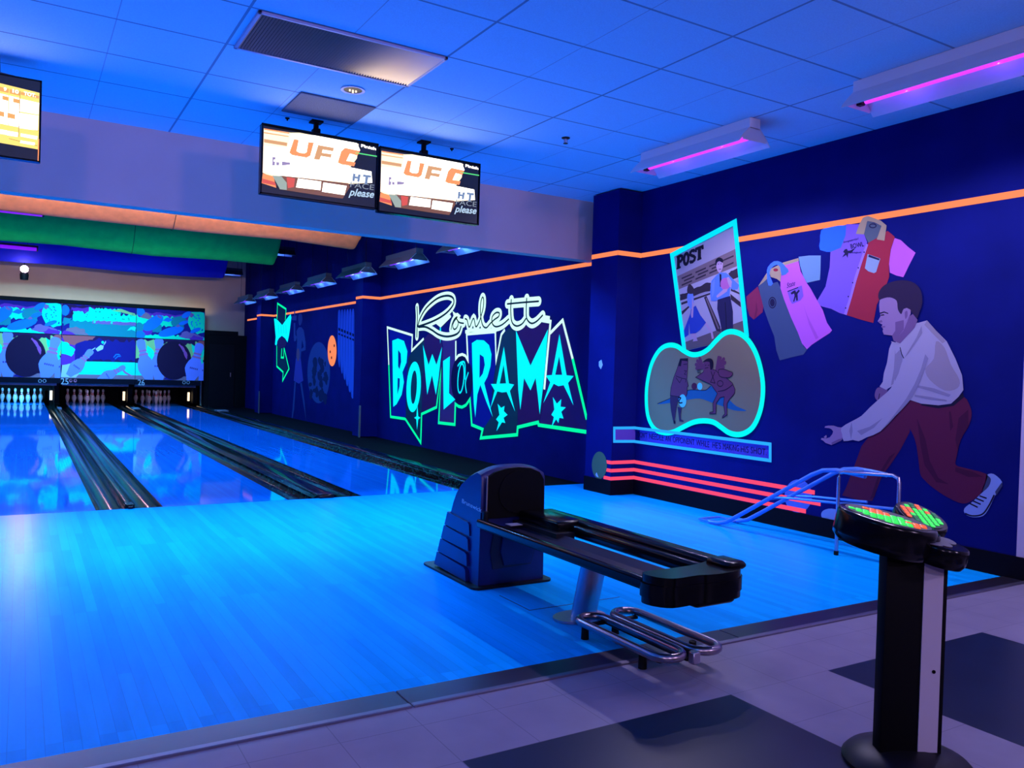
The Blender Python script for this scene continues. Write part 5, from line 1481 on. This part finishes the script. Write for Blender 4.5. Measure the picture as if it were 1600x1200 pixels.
# local x = to the right as seen, local y = away from the viewer
lathe('base', [(0, .001), (.20, .001), (.20, .012), (.185, .028), (.12, .05), (.05, .06), (0, .06)], M_SATIN, ks, 40)
box('post', -.105, .095, -.03, .03, .045, .70, M_BLACK, ks, .006, 2)
box('white_strip', .015, .078, -.0335, -.028, .058, .70, mat('white_strip_paint', (.50, .44, .56), .45), ks)
h_ = lathe('strip_hole', [(0, 0), (.006, 0), (.006, .002), (0, .002)], M_BLACK, ks, 10)
h_.rotation_euler = (PI/2, 0, 0); h_.location = (.057, -.0335, .32)
HEAD = Matrix.Translation((-.04, .0, .775)) @ Matrix.Rotation(math.radians(10.5), 4, 'Y') @ Matrix.Rotation(math.radians(4.5), 4, 'X')
def head_obj(name, bm, m, smooth=True, ang=40, parent=ks):
    bmesh.ops.transform(bm, matrix=HEAD, verts=bm.verts)
    return link(name, done(bm, smooth, ang), m, parent)
def puck(bm, loop, z0, z1, k=.95, edge=.012):
    cx_ = sum(p[0] for p in loop)/len(loop); cy_ = sum(p[1] for p in loop)/len(loop)
    def sc(s, z): return [bm.verts.new((cx_+(x-cx_)*s, cy_+(y-cy_)*s, z)) for x, y in loop]
    R = [sc(.90, z0), sc(.99, z0+.015), sc(1, z0+.03), sc(1, z1-edge), sc((1+k)/2+.005, z1-.003), sc(k, z1)]
    n = len(loop)
    for A, B in zip(R, R[1:]):
        for i in range(n):
            bm.faces.new((A[i], A[(i+1) % n], B[(i+1) % n], B[i]))
    bm.faces.new(R[0][::-1]); bm.faces.new(R[-1])
def local(p):
    """world point to the stand's own axes"""
    return Matrix.Rotation(kz, 4, 'Z') @ (Vector(p)-KC)
HEAD_B = Matrix.Translation(local(at(1440, 806, 1, -5.78))) @ Matrix.Rotation(math.radians(12), 4, 'Y') @ Matrix.Rotation(math.radians(20), 4, 'X')
HEAD_A = HEAD
def use(h):
    global HEAD
    HEAD = h
M_FACE = mat('keypad_face', (.06, .05, .08), .5)
for h, loop, z0, z1 in ((HEAD_A, ell(-.045, .03, .155, .150, 36), -.085, .018), (HEAD_A, ell(.115, .0, .092, .115, 30), -.085, -.018), (HEAD_A, ell(.04, .06, .10, .12, 30), -.08, .0),
                     (HEAD_B, ell(0, 0, .088, .100, 32), -.075, .0)):
    use(h)
    bm = bmesh.new(); puck(bm, loop, z0, z1)
    head_obj('console_housing', bm, M_PLASTIC)
for h, loop, z in ((HEAD_A, ell(-.045, .03, .134, .128, 36), .0185), (HEAD_B, ell(0, 0, .072, .082, 30), .0005)):
    use(h)
    bm = bmesh.new(); prism(bm, [(x, y, z) for x, y in loop], (0, 0, .0015)); head_obj('keypad_face', bm, M_FACE, False)
use(HEAD_A)
for cx_, cy_, rx_, ry_, rr in ((.065, -.065, .034, .030, .3), (.115, -.03, .030, .050, -.2), (.165, .03, .026, .05, -.3)):
    bm = bmesh.new(); prism(bm, [(x, y, -.0175) for x, y in ell(cx_, cy_, rx_, ry_, 20, rr)], (0, 0, .002)); head_obj('side_pad', bm, mat('side_pad_grey', (.10, .09, .14), .5), False)
K_G = glow('key_green_light', (.03, .85, .10), .95); K_O = glow('key_orange_light', (1, .13, .03), .95); K_D = glow('key_dark_green', (.0, .12, .045), 1)
def key_mesh(w, d, m):
    bm = bmesh.new(); bx(bm, -w/2, w/2, -d/2, d/2, 0, .004, .0015, 1)
    me = done(bm); me.materials.append(m); return me
KEYS = {}
def key(x, y, z, w, d, m, rot=0):
    k = (w, d, m.name)
    if k not in KEYS:
        KEYS[k] = key_mesh(w, d, m)
    o_ = bpy.data.objects.new('key', KEYS[k]); C.objects.link(o_); o_.parent = ks
    o_.matrix_local = HEAD @ Matrix.Translation((x, y, z)) @ Matrix.Rotation(rot, 4, 'Z')
for r_ in range(7):
    y = -.070+r_*.029
    for c_ in range(10):
        x = -.160+c_*.0235+(.012 if r_ % 2 else 0)
        if ((x+.045)/.126)**2+((y-.03)/.118)**2 > .95 or (r_ in (3, 4) and c_ > 7) or (r_ >= 5 and c_ not in (3, 4, 5)):
            continue
        orange = (r_ >= 4 and 3 <= c_ <= 5) or (r_ <= 2 and c_ >= 7)
        key(x, y, .020, .0175, .017, K_O if orange else K_G)
use(HEAD_B)
for c_ in range(6):
    for r_ in range(8):
        x = -.058+c_*.0225; y = -.070+r_*.020
        if (x/.066)**2+(y/.076)**2 > 1.0:
            continue
        m_ = K_O if (c_ == 0 or (c_ == 1 and r_ in (4, 5)) or (c_ == 3 and r_ >= 6) or (c_ == 4 and r_ == 5)) else (K_D if (c_ == 1 and r_ < 3) or (c_ == 2 and r_ > 5) or (c_ == 5 and r_ > 3) else K_G)
        key(x, y, .002, .0165, .0155, m_)

# ------------------------------------------------------------------ light
def area(name, loc, rot, sx, sy, power, col, spread=180):
    ld = bpy.data.lights.new(name, 'AREA')
    ld.shape = 'RECTANGLE'; ld.size = sx; ld.size_y = sy
    ld.energy = power; ld.color = col; ld.spread = math.radians(spread)
    o_ = bpy.data.objects.new(name, ld); C.objects.link(o_)
    o_.location = loc; o_.rotation_euler = tuple(math.radians(a) for a in rot)
    return o_
def spot(name, loc, target, power, col, cone=120, blend=.6, r=0.0):
    ld = bpy.data.lights.new(name, 'SPOT')
    ld.energy = power; ld.color = col; ld.spot_size = math.radians(cone); ld.spot_blend = blend; ld.shadow_soft_size = r
    o_ = bpy.data.objects.new(name, ld); C.objects.link(o_)
    o_.location = loc
    o_.rotation_euler = (Vector(target)-Vector(loc)).to_track_quat('-Z', 'Y').to_euler()
    return o_
BLUE = (.05, .36, 1.0); VIOL = (.34, .26, 1.0); WARM = (1, .62, .34)
# the row of black lights hung behind the header, shining down on the approach
area('approach_black_lights', (-.95, .2, 2.60), (-74, 0, 0), 7.2, .06, 680, BLUE, 160)
# rows above the lanes, between the ceiling waves
for y, pw in ((3.4, 320), (8.2, 320), (13.2, 300)):
    area('lane_black_lights', (-1.5, y, 4.2), (0, 0, 0), 7, .25, pw, BLUE, 150)
# black light fixtures over the approach, then fill spots added out of view
for x, y, pw in ((3.0, -4.7, 36), (3.0, -2.6, 36)):
    for dy_ in (-.4, 0, .4):
        spot('fixture_and_fill_light', (x, y+dy_, 2.97), (x-.1, y+dy_, 0), pw, (.74, .66, 1.0), 165, .5)
for x, y in ((-4.6, -3.0), (-4.6, -1.4), (-2.9, -6.8)):  # unseen spots with no fixture, added at the left to brighten the floor
    spot('fixture_and_fill_light', (x, y, 3.05), (x, y, 0), 60, BLUE, 150, .6, .0)
# hanging row along the wall
for k in range(7):
    spot('fixture_and_fill_light', (3.28, 1.85+2.03*k, 2.78), (3.2, 1.85+2.03*k, 0), 10, (.16, .34, 1.0), 160, .6)
    for dy_ in (.3, .8):
        pt = bpy.data.lights.new('trough_light', 'POINT'); pt.energy = 2.6; pt.color = (.06, .24, 1.0); pt.shadow_soft_size = 0
        o_ = bpy.data.objects.new('trough_light', pt); C.objects.link(o_); o_.location = (3.28, 1.27+2.03*k+dy_, 2.823)
for y in (-4.95, -4.4, -2.85, -2.3):
    pt = bpy.data.lights.new('trough_light', 'POINT'); pt.energy = .6; pt.color = (.14, .05, 1.0); pt.shadow_soft_size = 0
    o_ = bpy.data.objects.new('trough_light', pt); C.objects.link(o_); o_.location = (3.0, y, 3.005)
# the hanging spotlight's beam towards the approach
spot('spotlight_beam', (p_spot.x, 15.1, p_spot.z+.05), (-1.59, -3.2, 0), 190, (1, .42, .62), 14, .7, .06)
# dim lamps of the concourse behind the camera
for x, y, pw in ((-4, -10.5, 260), (-.5, -10.8, 230), (2.6, -10.3, 300)):
    spot('concourse_downlight', (x, y, 3.12), (x*.8, y+3.4, 1.3), pw, (.78, .55, .95), 150, .7, .3)
# pin racks
spot('pin_lamp_light', (-1.58, 17.3, .60), (-1.58, 18.7, .15), 150, (.10, .52, 1.0), 150, .3)
spot('pin_lamp_light', (0, 17.3, .60), (0, 18.7, .15), 10, (.80, .62, .95), 150, .3)
spot('pin_lamp_light', (1.79, 17.3, .60), (1.79, 18.7, .15), 6.5, (.82, .60, .85), 150, .3)
# added hidden fill on the painted panels, and the warm strip behind their top edge
area('mask_fill_light', (-.35, 12.8, 4.1), (53, 0, 0), 4.2, .2, 54, (.17, .72, 1.0), 62)
area('mask_back_strip', (.2, 16.72, 2.62), (160, 0, 0), 5.6, .1, 5, (1, .70, .44), 170)
# warm fill added out of sight behind the header to brighten the orange wave
area('wave_fill_light', (-1.7, 1.2, 2.9), (112, 0, 0), 8.4, .15, 120, (1.0, .66, .5), 64)

w = bpy.data.worlds.new('world'); S.world = w
w.use_nodes = True
w.node_tree.nodes['Background'].inputs[0].default_value = (.010, .012, .05, 1)
w.node_tree.nodes['Background'].inputs[1].default_value = .25
S.view_settings.view_transform = 'Standard'
S.view_settings.look = 'None'
S.view_settings.gamma = 1
S.view_settings.use_curve_mapping = False
S.view_settings.exposure = .2
S.cycles.max_bounces = 8
S.cycles.diffuse_bounces = 5
S.cycles.sample_clamp_indirect = 6
S.cycles.caustics_reflective = False
S.cycles.caustics_refractive = False
